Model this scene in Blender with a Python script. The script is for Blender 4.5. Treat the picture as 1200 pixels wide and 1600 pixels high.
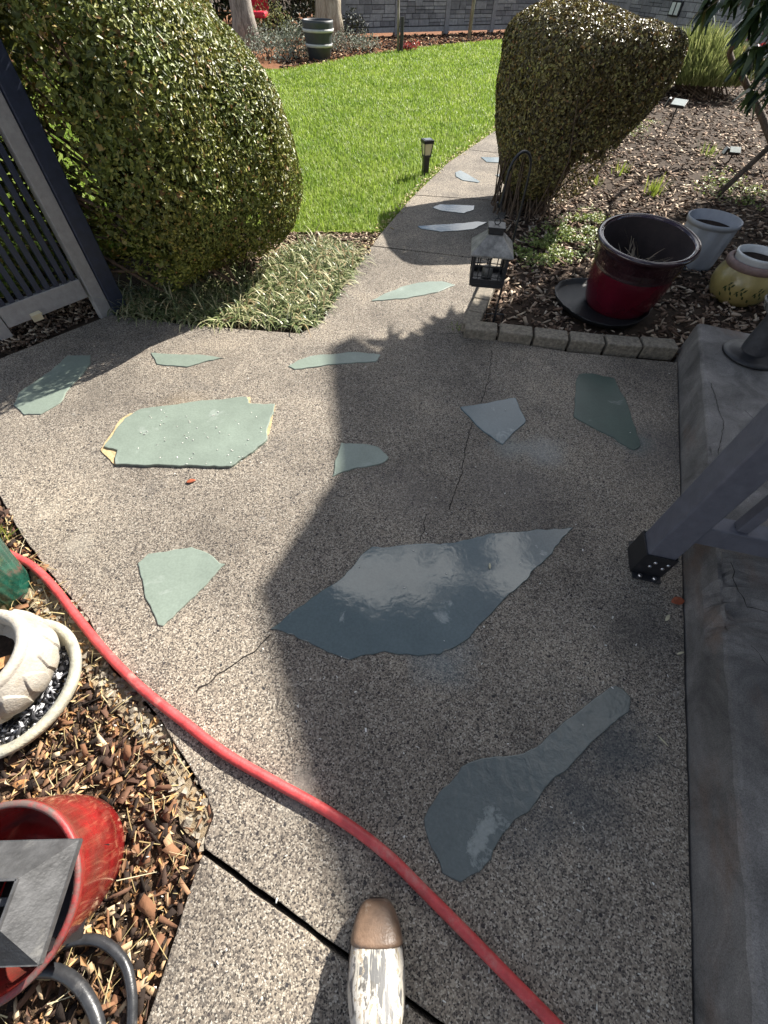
import bpy, bmesh, math, random
import numpy as np
from mathutils import Vector, Matrix, noise
random.seed(7); RNG = np.random.default_rng(7)
for o in list(bpy.data.objects): bpy.data.objects.remove(o)
SC = bpy.context.scene
COL = SC.collection

# ---------------------------------------------------------------- camera
F, NAD, EYE = 655.0, (582.0, 1288.0), 1.35          # focal length in photo pixels, plumb point, eye height
_d = np.array([NAD[0]-600, NAD[1]-800, F]); _d /= np.linalg.norm(_d)
_up = -_d; _fw = np.array([0, 0, 1.0]); _Y = _fw-(_fw@_up)*_up; _Y /= np.linalg.norm(_Y)
_X = np.cross(_Y, _up); _R = np.stack([_X, _Y, _up])
def G(x, y, z=0.0):
    r = _R@np.array([x-600, y-800, F]); t = (z-EYE)/r[2]
    return Vector((r[0]*t, r[1]*t, z))
cam = bpy.data.cameras.new('camera'); camo = bpy.data.objects.new('camera', cam); COL.objects.link(camo)
cam.sensor_fit = 'HORIZONTAL'; cam.sensor_width = 36; cam.lens = F/1200*36
cam.clip_start = 0.02; cam.clip_end = 1000
m3 = Matrix((_R@np.diag([1, -1, -1])).tolist())
camo.matrix_world = Matrix.Translation((0, 0, EYE)) @ m3.to_4x4()
SC.camera = camo

# ---------------------------------------------------------------- light
SUN_AZ, SUN_EL = math.radians(46), math.radians(37)
SD = Vector((math.sin(SUN_AZ)*math.cos(SUN_EL), math.cos(SUN_AZ)*math.cos(SUN_EL), math.sin(SUN_EL)))
w = bpy.data.worlds.new('World'); SC.world = w; w.use_nodes = True
nt = w.node_tree; nt.nodes.clear()
wo = nt.nodes.new('ShaderNodeOutputWorld'); bg = nt.nodes.new('ShaderNodeBackground')
sky = nt.nodes.new('ShaderNodeTexSky'); sky.sky_type = 'NISHITA'; sky.sun_disc = False
sky.sun_elevation = SUN_EL; sky.sun_rotation = SUN_AZ
bg.inputs['Strength'].default_value = 0.05
tc = nt.nodes.new('ShaderNodeTexCoord'); ns = nt.nodes.new('ShaderNodeTexNoise')
ns.inputs['Scale'].default_value = 1.9; ns.inputs['Detail'].default_value = 9; ns.inputs['Roughness'].default_value = 0.64
cr = nt.nodes.new('ShaderNodeValToRGB'); cr.color_ramp.elements[0].position = .54; cr.color_ramp.elements[1].position = .58
cr.color_ramp.elements[1].color = (.9, .9, .9, 1)
mx = nt.nodes.new('ShaderNodeMixRGB'); mx.inputs[2].default_value = (16.5, 16.6, 16.8, 1)
cmp_ = nt.nodes.new('ShaderNodeMapping'); cmp_.inputs['Location'].default_value = (5.28, .485, .5); nt.links.new(tc.outputs['Generated'], cmp_.inputs[0]); nt.links.new(cmp_.outputs[0], ns.inputs['Vector']); nt.links.new(ns.outputs['Fac'], cr.inputs[0])
nt.links.new(cr.outputs[0], mx.inputs[0]); nt.links.new(sky.outputs[0], mx.inputs[1])
nt.links.new(mx.outputs[0], bg.inputs['Color']); nt.links.new(bg.outputs[0], wo.inputs[0])
sl = bpy.data.lights.new('sun', 'SUN'); sl.energy = 5.0; sl.angle = math.radians(.53); sl.color = (1, .95, .87)
so = bpy.data.objects.new('sun', sl); COL.objects.link(so); so.rotation_euler = SD.to_track_quat('Z', 'Y').to_euler()
so.location = (4, 5, 9)
SC.view_settings.view_transform = 'Standard'; SC.view_settings.look = 'None'
SC.view_settings.exposure = 1.38; SC.view_settings.gamma = 1; SC.view_settings.use_curve_mapping = False
SC.render.engine = 'CYCLES'; SC.cycles.max_bounces = 6; SC.cycles.use_denoising = True

# ---------------------------------------------------------------- materials
def _mat(name):
    m = bpy.data.materials.new(name); m.use_nodes = True; n = m.node_tree
    return m, n, n.nodes['Principled BSDF']
def nd(n, t, **kw):
    x = n.nodes.new(t)
    for k, v in kw.items():
        if k in x.inputs.keys(): x.inputs[k].default_value = v
        else: setattr(x, k, v)
    return x
def ramp(n, stops, interp='LINEAR'):
    r = n.nodes.new('ShaderNodeValToRGB'); r.color_ramp.interpolation = interp; e = r.color_ramp.elements
    while len(e) < len(stops): e.new(.5)
    for i, (p, c) in enumerate(stops):
        e[i].position = p; e[i].color = tuple(c)+(1,) if len(c) == 3 else c
    return r
def coords(n, scale=None):
    t = nd(n, 'ShaderNodeTexCoord')
    if scale is None: return t.outputs['Object']
    mp = nd(n, 'ShaderNodeMapping'); mp.inputs['Scale'].default_value = scale
    n.links.new(t.outputs['Object'], mp.inputs[0]); return mp.outputs[0]
def mixc(n, fac, a, b, mode='MIX'):
    x = n.nodes.new('ShaderNodeMixRGB'); x.blend_type = mode
    for i, v in enumerate((fac, a, b)):
        if hasattr(v, 'is_output'): n.links.new(v, x.inputs[i])
        elif i == 0: x.inputs[0].default_value = v
        else: x.inputs[i].default_value = tuple(v)+(1,)
    return x.outputs[0]
def paint(name, c, rough=.5, var=.12, scale=25, bump=.15, metal=0, spec=.5, c2=None, thr=(.45, .7), coat=0):
    """a slightly uneven, worn surface of one colour, with c2 as blotches"""
    m, n, p = _mat(name); L = n.links
    co = coords(n)
    a = nd(n, 'ShaderNodeTexNoise', Scale=scale, Detail=8, Roughness=.65); L.new(co, a.inputs['Vector'])
    d = tuple(max(0, x*(1-var*2.2)) for x in c); e = tuple(min(1, x*(1+var*1.6)) for x in c)
    r = ramp(n, [(.3, d), (.7, e)]); L.new(a.outputs['Fac'], r.inputs[0]); out = r.outputs[0]
    if c2:
        b = nd(n, 'ShaderNodeTexNoise', Scale=scale*.4, Detail=10, Roughness=.7); L.new(co, b.inputs['Vector'])
        q = ramp(n, [(thr[0], (0, 0, 0)), (thr[1], (1, 1, 1))]); L.new(b.outputs['Fac'], q.inputs[0])
        out = mixc(n, q.outputs[0], out, c2)
    L.new(out, p.inputs['Base Color'])
    rr = nd(n, 'ShaderNodeMapRange'); rr.inputs[3].default_value = max(.02, rough-.12); rr.inputs[4].default_value = min(1, rough+.15)
    L.new(a.outputs['Fac'], rr.inputs[0]); L.new(rr.outputs[0], p.inputs['Roughness'])
    p.inputs['Metallic'].default_value = metal; p.inputs['Specular IOR Level'].default_value = spec
    if coat: p.inputs['Coat Weight'].default_value = coat; p.inputs['Coat Roughness'].default_value = .08
    if bump:
        f = nd(n, 'ShaderNodeTexNoise', Scale=scale*6, Detail=4); L.new(co, f.inputs['Vector'])
        bp = nd(n, 'ShaderNodeBump', Strength=bump, Distance=.004); L.new(f.outputs['Fac'], bp.inputs['Height']); L.new(bp.outputs[0], p.inputs['Normal'])
    return m
def islands(name, stops, rough=.6, trans=0., bump=0, spec=.5, patch=None, single=False):
    """many small pieces in one mesh: each piece takes its own colour"""
    m, n, p = _mat(name); L = n.links
    r = ramp(n, stops)
    if single: L.new(nd(n, 'ShaderNodeObjectInfo').outputs['Random'], r.inputs[0])
    else: L.new(nd(n, 'ShaderNodeNewGeometry').outputs['Random Per Island'], r.inputs[0])
    out = r.outputs[0]
    if patch:
        a = nd(n, 'ShaderNodeTexNoise', Scale=patch[0], Detail=3); L.new(coords(n), a.inputs['Vector'])
        q = ramp(n, [(.35, (1, 1, 1)), (.68, patch[1])]); L.new(a.outputs['Fac'], q.inputs[0])
        out = mixc(n, 1, out, q.outputs[0], 'MULTIPLY')
    L.new(out, p.inputs['Base Color'])
    p.inputs['Roughness'].default_value = rough; p.inputs['Specular IOR Level'].default_value = spec
    if bump:
        f = nd(n, 'ShaderNodeTexNoise', Scale=bump, Detail=4); L.new(coords(n), f.inputs['Vector'])
        bp = nd(n, 'ShaderNodeBump', Strength=.5, Distance=.003); L.new(f.outputs['Fac'], bp.inputs['Height']); L.new(bp.outputs[0], p.inputs['Normal'])
    if trans:
        t = nd(n, 'ShaderNodeBsdfTranslucent'); L.new(out, t.inputs[0])
        x = nd(n, 'ShaderNodeMixShader'); x.inputs[0].default_value = trans
        o = n.nodes['Material Output']
        L.new(p.outputs[0], x.inputs[1]); L.new(t.outputs[0], x.inputs[2]); L.new(x.outputs[0], o.inputs[0])
    return m
# damp, mortar and lichen stains seen on the paving: place, size, colour, strength
STAINS = [((975, 1160), .14, (.09, .105, .115), .65), ((900, 1240), .16, (.095, .108, .118), .6), ((835, 1320), .1, (.12, .13, .14), .4), ((850, 705), .12, (.5, .52, .5), .5), ((800, 700), .1, (.45, .5, .48), .4),
          ((990, 690), .1, (.2, .3, .3), .45), ((690, 1030), .12, (.3, .36, .38), .45), ((285, 640), .16, (.3, .23, .15), .5), ((1000, 980), .14, (.1, .095, .09), .5), ((150, 620), .2, (.16, .14, .12), .4),
          ((800, 760), .25, (.2, .18, .17), .4), ((640, 770), .2, (.24, .21, .19), .35), ((1030, 700), .25, (.16, .15, .15), .4), ((120, 850), .07, (.6, .54, .45), .35), ((75, 800), .08, (.6, .53, .43), .3), ((470, 1235), .07, (.62, .58, .5), .5), ((330, 560), .2, (.2, .17, .14), .4)]
def concrete_mat():
    m, n, p = _mat('exposed_aggregate'); L = n.links; co = coords(n)
    # warp so the pebbles are not regular
    wz = nd(n, 'ShaderNodeTexNoise', Scale=60, Detail=2); L.new(co, wz.inputs['Vector'])
    wc = mixc(n, .006, co, wz.outputs['Color'], 'ADD')
    v = nd(n, 'ShaderNodeTexVoronoi', Scale=270, feature='SMOOTH_F1'); v.inputs['Smoothness'].default_value = .35; L.new(wc, v.inputs['Vector'])
    e = nd(n, 'ShaderNodeTexVoronoi', Scale=270, feature='DISTANCE_TO_EDGE'); L.new(wc, e.inputs['Vector'])
    sp = nd(n, 'ShaderNodeSeparateColor'); L.new(v.outputs['Color'], sp.inputs[0])
    r = ramp(n, [(0, (.04, .036, .036)), (.16, (.09, .078, .072)), (.34, (.22, .185, .155)), (.52, (.36, .305, .25)), (.7, (.48, .415, .335)), (.88, (.62, .555, .465)), (1, (.74, .69, .61))])
    L.new(sp.outputs[0], r.inputs[0])
    q = ramp(n, [(.0, (.0, .0, .0)), (.1, (1, 1, 1))]); L.new(e.outputs['Distance'], q.inputs[0])
    c = mixc(n, q.outputs[0], (.36, .32, .27), r.outputs[0])
    # sparse larger dark pebbles
    v2 = nd(n, 'ShaderNodeTexVoronoi', Scale=46); v2.inputs['Randomness'].default_value = 1; L.new(wc, v2.inputs['Vector'])
    s2 = nd(n, 'ShaderNodeSeparateColor'); L.new(v2.outputs['Color'], s2.inputs[0])
    a = nd(n, 'ShaderNodeMath', operation='LESS_THAN'); a.inputs[1].default_value = .2; L.new(v2.outputs['Distance'], a.inputs[0])
    b = nd(n, 'ShaderNodeMath', operation='GREATER_THAN'); b.inputs[1].default_value = .8; L.new(s2.outputs[1], b.inputs[0])
    ab = nd(n, 'ShaderNodeMath', operation='MULTIPLY'); L.new(a.outputs[0], ab.inputs[0]); L.new(b.outputs[0], ab.inputs[1])
    pc = ramp(n, [(0, (.05, .05, .055)), (.5, (.12, .09, .085)), (1, (.2, .18, .17))]); L.new(s2.outputs[2], pc.inputs[0])
    c = mixc(n, ab.outputs[0], c, pc.outputs[0])
    # large soft staining, and pale lichen / mortar splashes
    l = nd(n, 'ShaderNodeTexNoise', Scale=1.7, Detail=6, Roughness=.6); L.new(co, l.inputs['Vector'])
    lr = ramp(n, [(.32, (.58, .57, .57)), (.5, (.9, .89, .88)), (.68, (1.2, 1.17, 1.12))]); L.new(l.outputs['Fac'], lr.inputs[0])
    c = mixc(n, 1, c, lr.outputs[0], 'MULTIPLY')
    s = nd(n, 'ShaderNodeTexNoise', Scale=9, Detail=10, Roughness=.72); L.new(co, s.inputs['Vector'])
    sr = ramp(n, [(.64, (0, 0, 0)), (.72, (.7, .7, .7))]); L.new(s.outputs['Fac'], sr.inputs[0])
    c = mixc(n, sr.outputs[0], c, (.6, .57, .52))
    s4 = nd(n, 'ShaderNodeTexNoise', Scale=4.3, Detail=8, Roughness=.7); mp = nd(n, 'ShaderNodeMapping'); mp.inputs['Location'].default_value = (5, 3, 1)
    L.new(co, mp.inputs[0]); L.new(mp.outputs[0], s4.inputs['Vector'])
    s5 = ramp(n, [(.58, (0, 0, 0)), (.72, (.55, .55, .55))]); L.new(s4.outputs['Fac'], s5.inputs[0])
    c = mixc(n, s5.outputs[0], c, (.09, .085, .085))
    pn = nd(n, 'ShaderNodeTexNoise', Scale=7, Detail=7, Roughness=.7); L.new(co, pn.inputs['Vector'])
    for (x, y), rad, cc, amt in STAINS:
        dv = nd(n, 'ShaderNodeVectorMath', operation='DISTANCE'); L.new(co, dv.inputs[0]); dv.inputs[1].default_value = tuple(G(x, y))
        ad = nd(n, 'ShaderNodeMath', operation='MULTIPLY_ADD'); L.new(pn.outputs['Fac'], ad.inputs[0]); ad.inputs[1].default_value = rad*1.9; L.new(dv.outputs['Value'], ad.inputs[2])
        sm_ = ramp(n, [(0, (amt, amt, amt)), (1, (0, 0, 0))]); mr_ = nd(n, 'ShaderNodeMapRange'); mr_.inputs[1].default_value = rad*1.15; mr_.inputs[2].default_value = rad*2.0
        L.new(ad.outputs[0], mr_.inputs[0]); L.new(mr_.outputs[0], sm_.inputs[0])
        c = mixc(n, sm_.outputs[0], c, cc)
    c = mixc(n, 1, c, (.665, .665, .655), 'MULTIPLY')
    L.new(c, p.inputs['Base Color']); p.inputs['Roughness'].default_value = .85; p.inputs['Specular IOR Level'].default_value = .3
    h = nd(n, 'ShaderNodeMath', operation='MULTIPLY'); L.new(q.outputs[0], h.inputs[0]); L.new(sp.outputs[1], h.inputs[1])
    bp = nd(n, 'ShaderNodeBump', Strength=.55, Distance=.004); L.new(h.outputs[0], bp.inputs['Height'])
    L.new(bp.outputs[0], p.inputs['Normal'])
    return m
def stone_mat(name, c, rlo, rhi, dry, wave=.0, chalk=.5, spec=.5):
    """sage flagstone: a smooth damp skin with dry, chalky blotches"""
    m, n, p = _mat(name); L = n.links; co = coords(n)
    a = nd(n, 'ShaderNodeTexNoise', Scale=6, Detail=8, Roughness=.62); L.new(co, a.inputs['Vector'])
    r = ramp(n, [(.3, tuple(x*.86 for x in c)), (.72, tuple(x*1.1 for x in c))]); L.new(a.outputs['Fac'], r.inputs[0])
    d = nd(n, 'ShaderNodeTexNoise', Scale=5.5, Detail=10, Roughness=.66, Distortion=.7); L.new(co, d.inputs['Vector'])
    dr = ramp(n, [(dry, (0, 0, 0)), (dry+.05, (1, 1, 1))]); L.new(d.outputs['Fac'], dr.inputs[0])
    k = nd(n, 'ShaderNodeMath', operation='MULTIPLY'); k.inputs[1].default_value = chalk; L.new(dr.outputs[0], k.inputs[0])
    col = mixc(n, k.outputs[0], r.outputs[0], (.47, .5, .47))
    g = nd(n, 'ShaderNodeTexNoise', Scale=140, Detail=3); L.new(co, g.inputs['Vector'])
    gr = ramp(n, [(.3, (.88, .88, .88)), (.7, (1.08, 1.08, 1.08))]); L.new(g.outputs['Fac'], gr.inputs[0])
    col = mixc(n, 1, col, gr.outputs[0], 'MULTIPLY')
    L.new(col, p.inputs['Base Color'])
    mr = nd(n, 'ShaderNodeMapRange'); mr.inputs[3].default_value = rlo; mr.inputs[4].default_value = rhi
    L.new(dr.outputs[0], mr.inputs[0]); L.new(mr.outputs[0], p.inputs['Roughness']); p.inputs['Specular IOR Level'].default_value = spec
    f = nd(n, 'ShaderNodeTexNoise', Scale=34, Detail=5, Distortion=.4); L.new(co, f.inputs['Vector'])
    bp = nd(n, 'ShaderNodeBump', Strength=.06+wave, Distance=.004); L.new(f.outputs['Fac'], bp.inputs['Height']); L.new(bp.outputs[0], p.inputs['Normal'])
    return m
def landing_mat():
    m, n, p = _mat('stained_concrete'); L = n.links; co = coords(n)
    a = nd(n, 'ShaderNodeTexNoise', Scale=4.5, Detail=12, Roughness=.72, Distortion=.6); L.new(co, a.inputs['Vector'])
    r = ramp(n, [(.28, (.065, .06, .056)), (.44, (.14, .13, .12)), (.6, (.225, .21, .195)), (.76, (.36, .34, .32))]); L.new(a.outputs['Fac'], r.inputs[0])
    b = nd(n, 'ShaderNodeTexNoise', Scale=5, Detail=6, Roughness=.6); mp = nd(n, 'ShaderNodeMapping'); mp.inputs['Location'].default_value = (3, 9, 2)
    mp.inputs['Scale'].default_value = (1, .4, 1); L.new(co, mp.inputs[0]); L.new(mp.outputs[0], b.inputs['Vector'])
    q = ramp(n, [(.56, (0, 0, 0)), (.7, (.45, .45, .45))]); L.new(b.outputs['Fac'], q.inputs[0])
    c = mixc(n, q.outputs[0], r.outputs[0], (.19, .105, .06))
    g = nd(n, 'ShaderNodeTexNoise', Scale=330, Detail=5, Roughness=.8); L.new(co, g.inputs['Vector'])
    gr = ramp(n, [(.3, (.45, .45, .45)), (.5, (.95, .95, .95)), (.7, (1.4, 1.4, 1.4))]); L.new(g.outputs['Fac'], gr.inputs[0])
    c = mixc(n, 1, c, gr.outputs[0], 'MULTIPLY')
    L.new(c, p.inputs['Base Color']); p.inputs['Roughness'].default_value = .8
    bp = nd(n, 'ShaderNodeBump', Strength=.4, Distance=.004); L.new(g.outputs['Fac'], bp.inputs['Height']); L.new(bp.outputs[0], p.inputs['Normal'])
    return m
def soil_mat(name, a, b, scale=14):
    m, n, p = _mat(name); L = n.links; co = coords(n)
    x = nd(n, 'ShaderNodeTexNoise', Scale=scale, Detail=12, Roughness=.75); L.new(co, x.inputs['Vector'])
    r = ramp(n, [(.3, a), (.7, b)]); L.new(x.outputs['Fac'], r.inputs[0]); L.new(r.outputs[0], p.inputs['Base Color'])
    p.inputs['Roughness'].default_value = .95; p.inputs['Specular IOR Level'].default_value = .15
    bp = nd(n, 'ShaderNodeBump', Strength=.9, Distance=.02); L.new(x.outputs['Fac'], bp.inputs['Height']); L.new(bp.outputs[0], p.inputs['Normal'])
    return m
def camo_mat():
    m, n, p = _mat('camouflage_rubber'); L = n.links
    a = nd(n, 'ShaderNodeTexNoise', Scale=42, Detail=7, Roughness=.68, Distortion=1.6); L.new(coords(n, (1, .42, .6)), a.inputs['Vector'])
    r = ramp(n, [(.3, (.035, .032, .03)), (.41, (.16, .15, .135)), (.455, (.46, .435, .39)), (.54, (.54, .51, .46)), (.575, (.26, .21, .15)), (.64, (.5, .43, .32)), (.72, (.54, .5, .44))])
    L.new(a.outputs['Fac'], r.inputs[0])
    b = nd(n, 'ShaderNodeTexNoise', Scale=20, Detail=5, Roughness=.6, Distortion=1.2); L.new(coords(n, (1, .6, .8)), b.inputs['Vector'])
    q = ramp(n, [(.52, (0, 0, 0)), (.545, (1, 1, 1))]); L.new(b.outputs['Fac'], q.inputs[0])
    c = mixc(n, q.outputs[0], r.outputs[0], (.13, .128, .125))
    d = nd(n, 'ShaderNodeTexNoise', Scale=120, Detail=5, Roughness=.6, Distortion=.4); L.new(coords(n, (1, .06, .3)), d.inputs['Vector'])
    e = ramp(n, [(.54, (0, 0, 0)), (.6, (.85, .85, .85))]); L.new(d.outputs['Fac'], e.inputs[0])
    c = mixc(n, e.outputs[0], c, (.52, .48, .4))
    f = ramp(n, [(.36, (.85, .85, .85)), (.42, (0, 0, 0))]); L.new(d.outputs['Fac'], f.inputs[0])
    c = mixc(n, f.outputs[0], c, (.1, .085, .065))
    L.new(c, p.inputs['Base Color']); p.inputs['Roughness'].default_value = .4
    bp = nd(n, 'ShaderNodeBump', Strength=.3, Distance=.003); L.new(d.outputs['Fac'], bp.inputs['Height']); L.new(bp.outputs[0], p.inputs['Normal'])
    return m
def bark_mat(name, a, b):
    m, n, p = _mat(name); L = n.links
    x = nd(n, 'ShaderNodeTexNoise', Scale=18, Detail=8, Roughness=.7, Distortion=.5); L.new(coords(n, (1, 1, .22)), x.inputs['Vector'])
    r = ramp(n, [(.36, a), (.64, b)]); L.new(x.outputs['Fac'], r.inputs[0]); L.new(r.outputs[0], p.inputs['Base Color'])
    p.inputs['Roughness'].default_value = .9
    bp = nd(n, 'ShaderNodeBump', Strength=.9, Distance=.03); L.new(x.outputs['Fac'], bp.inputs['Height']); L.new(bp.outputs[0], p.inputs['Normal'])
    return m

M = {}
M['concrete'] = concrete_mat(); M['landing'] = landing_mat()
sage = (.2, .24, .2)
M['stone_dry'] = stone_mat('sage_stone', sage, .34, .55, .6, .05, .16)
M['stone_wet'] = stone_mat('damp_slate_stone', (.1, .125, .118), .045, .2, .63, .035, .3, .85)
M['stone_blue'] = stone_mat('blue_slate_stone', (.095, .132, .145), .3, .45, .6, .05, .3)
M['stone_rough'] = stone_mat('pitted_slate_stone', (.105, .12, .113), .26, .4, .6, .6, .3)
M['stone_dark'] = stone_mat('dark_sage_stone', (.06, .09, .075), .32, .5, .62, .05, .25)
M['mortar'] = paint('tan_mortar', (.48, .36, .19), .9, .2, 60, .5)
M['crack'] = soil_mat('crack_dirt', (.012, .01, .009), (.05, .045, .04), 60)
M['ground'] = soil_mat('earth', (.025, .018, .013), (.085, .06, .042))
M['bedsoil'] = soil_mat('littered_soil', (.035, .024, .017), (.2, .13, .08), 90)
M['dirt'] = soil_mat('pale_dirt', (.2, .15, .095), (.44, .35, .23), 30)
M['backbark'] = soil_mat('red_bark_bed', (.1, .042, .02), (.3, .14, .07), 12)
M['turf'] = soil_mat('turf_soil', (.1, .14, .02), (.2, .25, .05), 20)
M['blade'] = islands('grass_blade', [(0, (.14, .22, .025)), (.35, (.235, .335, .04)), (.75, (.34, .44, .07)), (.93, (.42, .5, .15)), (1, (.54, .52, .3))], .5, .42, spec=.3, patch=(1.6, (.68, .78, .66)))
M['boxleaf'] = islands('small_hedge_leaf', [(0, (.055, .075, .016)), (.35, (.13, .165, .034)), (.75, (.225, .26, .055)), (.92, (.34, .35, .1)), (1, (.3, .15, .06))], .42, .14, spec=.34, patch=(3.2, (.8, .66, .55)))
M['boxleaf_brown'] = islands('bronze_hedge_leaf', [(0, (.045, .034, .016)), (.4, (.13, .1, .038)), (.72, (.25, .205, .075)), (.92, (.36, .33, .115)), (1, (.32, .15, .065))], .4, .1, spec=.34)
M['twig'] = paint('twig', (.13, .085, .055), .85, .3, 40, .3)
M['liriope'] = islands('variegated_blade', [(0, (.06, .09, .03)), (.35, (.13, .17, .06)), (.6, (.28, .31, .14)), (.86, (.58, .54, .33)), (1, (.44, .29, .14))], .42, .2)
M['chips'] = islands('bark_chip', [(0, (.026, .017, .012)), (.22, (.075, .047, .033)), (.46, (.17, .112, .078)), (.7, (.3, .215, .155)), (.9, (.46, .37, .275)), (1, (.58, .49, .38))], .9, 0, 90, spec=.2)
M['chips_near'] = islands('bark_chip_mixed', [(0, (.018, .014, .012)), (.34, (.045, .032, .026)), (.56, (.1, .058, .042)), (.72, (.19, .095, .052)), (.86, (.29, .17, .1)), (.93, (.42, .29, .17)), (1, (.56, .45, .3))], .95, 0, 120, spec=.12)
M['dryleaves'] = islands('dry_leaf_bits', [(0, (.12, .06, .035)), (.4, (.32, .17, .07)), (.75, (.5, .3, .12)), (1, (.58, .45, .26))], .6, .2)
M['straw'] = islands('straw', [(0, (.3, .21, .09)), (.6, (.52, .42, .2)), (1, (.62, .55, .36))], .6, .1)
M['weed'] = islands('weed_leaf', [(0, (.09, .13, .025)), (.5, (.2, .27, .06)), (1, (.36, .39, .13))], .5, .3)
M['shoot'] = islands('lily_shoot', [(0, (.16, .23, .03)), (.6, (.3, .36, .06)), (1, (.42, .42, .12))], .45, .35)
M['shoot1'] = islands('lily_shoot_leaf', [(0, (.16, .23, .03)), (.6, (.3, .36, .06)), (1, (.42, .42, .12))], .45, .35, single=True)
M['red1'] = islands('red_leaf_single', [(0, (.18, .015, .02)), (1, (.42, .05, .05))], .35, .3, single=True)
M['rhodo1'] = islands('rhododendron_leaf_single', [(0, (.012, .024, .008)), (.6, (.03, .05, .015)), (1, (.06, .085, .026))], .3, .12, single=True)
M['juniper'] = islands('juniper_spray', [(0, (.07, .09, .03)), (.5, (.19, .22, .07)), (.85, (.34, .37, .14)), (1, (.46, .46, .2))], .6, .25)
M['rhodo'] = islands('rhododendron_leaf', [(0, (.01, .02, .007)), (.6, (.024, .042, .013)), (1, (.05, .075, .022))], .32, .12)
M['greyshrub'] = islands('silver_leaf', [(0, (.08, .1, .07)), (.5, (.2, .23, .17)), (1, (.42, .43, .36))], .7, .15)
M['darkleaf'] = islands('dark_evergreen_leaf', [(0, (.008, .012, .005)), (.6, (.022, .032, .01)), (1, (.06, .065, .022))], .5, .1)
M['redleaf'] = islands('red_leaf', [(0, (.18, .015, .02)), (1, (.42, .05, .05))], .35, .3)
M['deadleaf'] = paint('dry_leaf', (.42, .2, .075), .7, .25, 60, .4)
M['gate'] = paint('gate_grey_paint', (.34, .325, .31), .5, .08, 30, .2, c2=(.45, .43, .4), thr=(.68, .75))
M['gate_shaded_navy'] = paint('gate_shaded_navy_paint', (.03, .038, .065), .42, .12, 30, .15, c2=(.3, .32, .36), thr=(.7, .73))  # navy paint with the shade of the gate's side faces put into its colour
M['rail'] = paint('slate_paint', (.11, .112, .135), .48, .1, 22, .25, c2=(.17, .17, .19), thr=(.6, .72))
M['black'] = paint('black_metal', (.018, .018, .02), .42, .2, 40, .15)
M['steel'] = paint('zinc_screw', (.55, .55, .56), .3, .08, 60, .05, metal=1)
M['slategrey'] = paint('dusty_grey_metal', (.075, .075, .077), .55, .2, 26, .3, metal=.15, c2=(.2, .195, .18), thr=(.58, .76))
M['pewter'] = paint('weathered_pewter', (.24, .23, .21), .55, .25, 30, .3, metal=.3, c2=(.42, .4, .36), thr=(.5, .68))
M['hose'] = paint('red_hose', (.52, .06, .06), .45, .16, 30, .25, c2=(.5, .2, .17), thr=(.54, .7))
M['blackhose'] = paint('black_hose', (.03, .031, .034), .33, .2, 30, .15, c2=(.13, .125, .12), thr=(.56, .7))
M['redglaze'] = paint('red_glaze', (.3, .017, .017), .18, .3, 9, .1, coat=.6, c2=(.13, .04, .028), thr=(.45, .62))
M['rimclay'] = paint('worn_red_rim', (.3, .04, .04), .5, .25, 40, .2, c2=(.12, .085, .075), thr=(.42, .56))
M['burgundy'] = paint('burgundy_glaze', (.085, .003, .012), .2, .15, 9, .08, coat=.5)
M['burgundy_rim'] = paint('dark_plum_glaze', (.032, .012, .016), .16, .25, 9, .08, coat=.6)
M['inner_dark'] = paint('darkened_pot_inside', (.03, .02, .02), .8, .2, 20, .3)  # near-black inside: the opening's darkness is put into the colour
M['pale'] = paint('pale_nursery_plastic', (.34, .35, .375), .5, .08, 10, .1)
M['yellow'] = paint('yellow_crock_glaze', (.37, .29, .105), .35, .15, 8, .1, c2=(.2, .19, .07), thr=(.55, .72), coat=.4)
M['collar'] = paint('mauve_clay', (.23, .15, .13), .6, .15, 30, .2)
M['white'] = paint('white_glaze', (.62, .62, .6), .3, .05, 20, .08)
M['leafpaint'] = paint('painted_green_leaf', (.03, .05, .015), .4, .2, 40, 0)
M['whitestone'] = paint('white_carved_clay', (.38, .35, .3), .8, .1, 26, .5, c2=(.33, .265, .18), thr=(.48, .68))
M['saucer'] = paint('weathered_saucer', (.34, .33, .27), .85, .15, 20, .5, c2=(.55, .5, .36), thr=(.5, .66))
M['greenpot'] = paint('green_glaze', (.012, .085, .058), .25, .3, 16, .15, coat=.5, c2=(.1, .13, .06), thr=(.52, .62))
M['plastic_black'] = paint('black_plastic', (.012, .013, .015), .5, .2, 20, .25)
M['cream'] = paint('cream_pane', (.7, .62, .42), .35, .05, 20, 0)
M['panel'] = paint('pale_solar_lens', (.62, .66, .62), .15, .05, 20, 0)
M['brick'] = paint('weathered_paver', (.25, .215, .165), .9, .25, 60, .9, c2=(.12, .105, .08), thr=(.5, .68))
M['fence'] = paint('grey_fence', (.27, .27, .28), .85, .12, 14, .4)
M['fence_dark'] = paint('grey_fence_joint', (.07, .07, .076), .9, .12, 14, .3)
M['fence_b'] = paint('grey_fence_light', (.33, .33, .335), .85, .14, 14, .4)
M['fence_c'] = paint('grey_fence_deep', (.19, .19, .2), .85, .14, 14, .4)
M['planter'] = paint('slate_planter', (.04, .045, .05), .5, .1, 14, .1)
M['band'] = paint('white_band', (.45, .45, .44), .5, .05, 14, .05)
M['bark_grey'] = bark_mat('grey_bark', (.12, .1, .085), (.36, .32, .28))
M['bark_pale'] = bark_mat('pale_flaking_bark', (.2, .16, .11), (.5, .45, .35))
M['bark_brown'] = bark_mat('brown_bark', (.05, .035, .025), (.15, .11, .08))
M['redcloth'] = paint('red_cover', (.62, .02, .05), .5, .08, 10, .1)
M['toe'] = paint('brown_rubber', (.19, .122, .08), .4, .14, 40, .25, c2=(.46, .39, .32), thr=(.54, .68))
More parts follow.
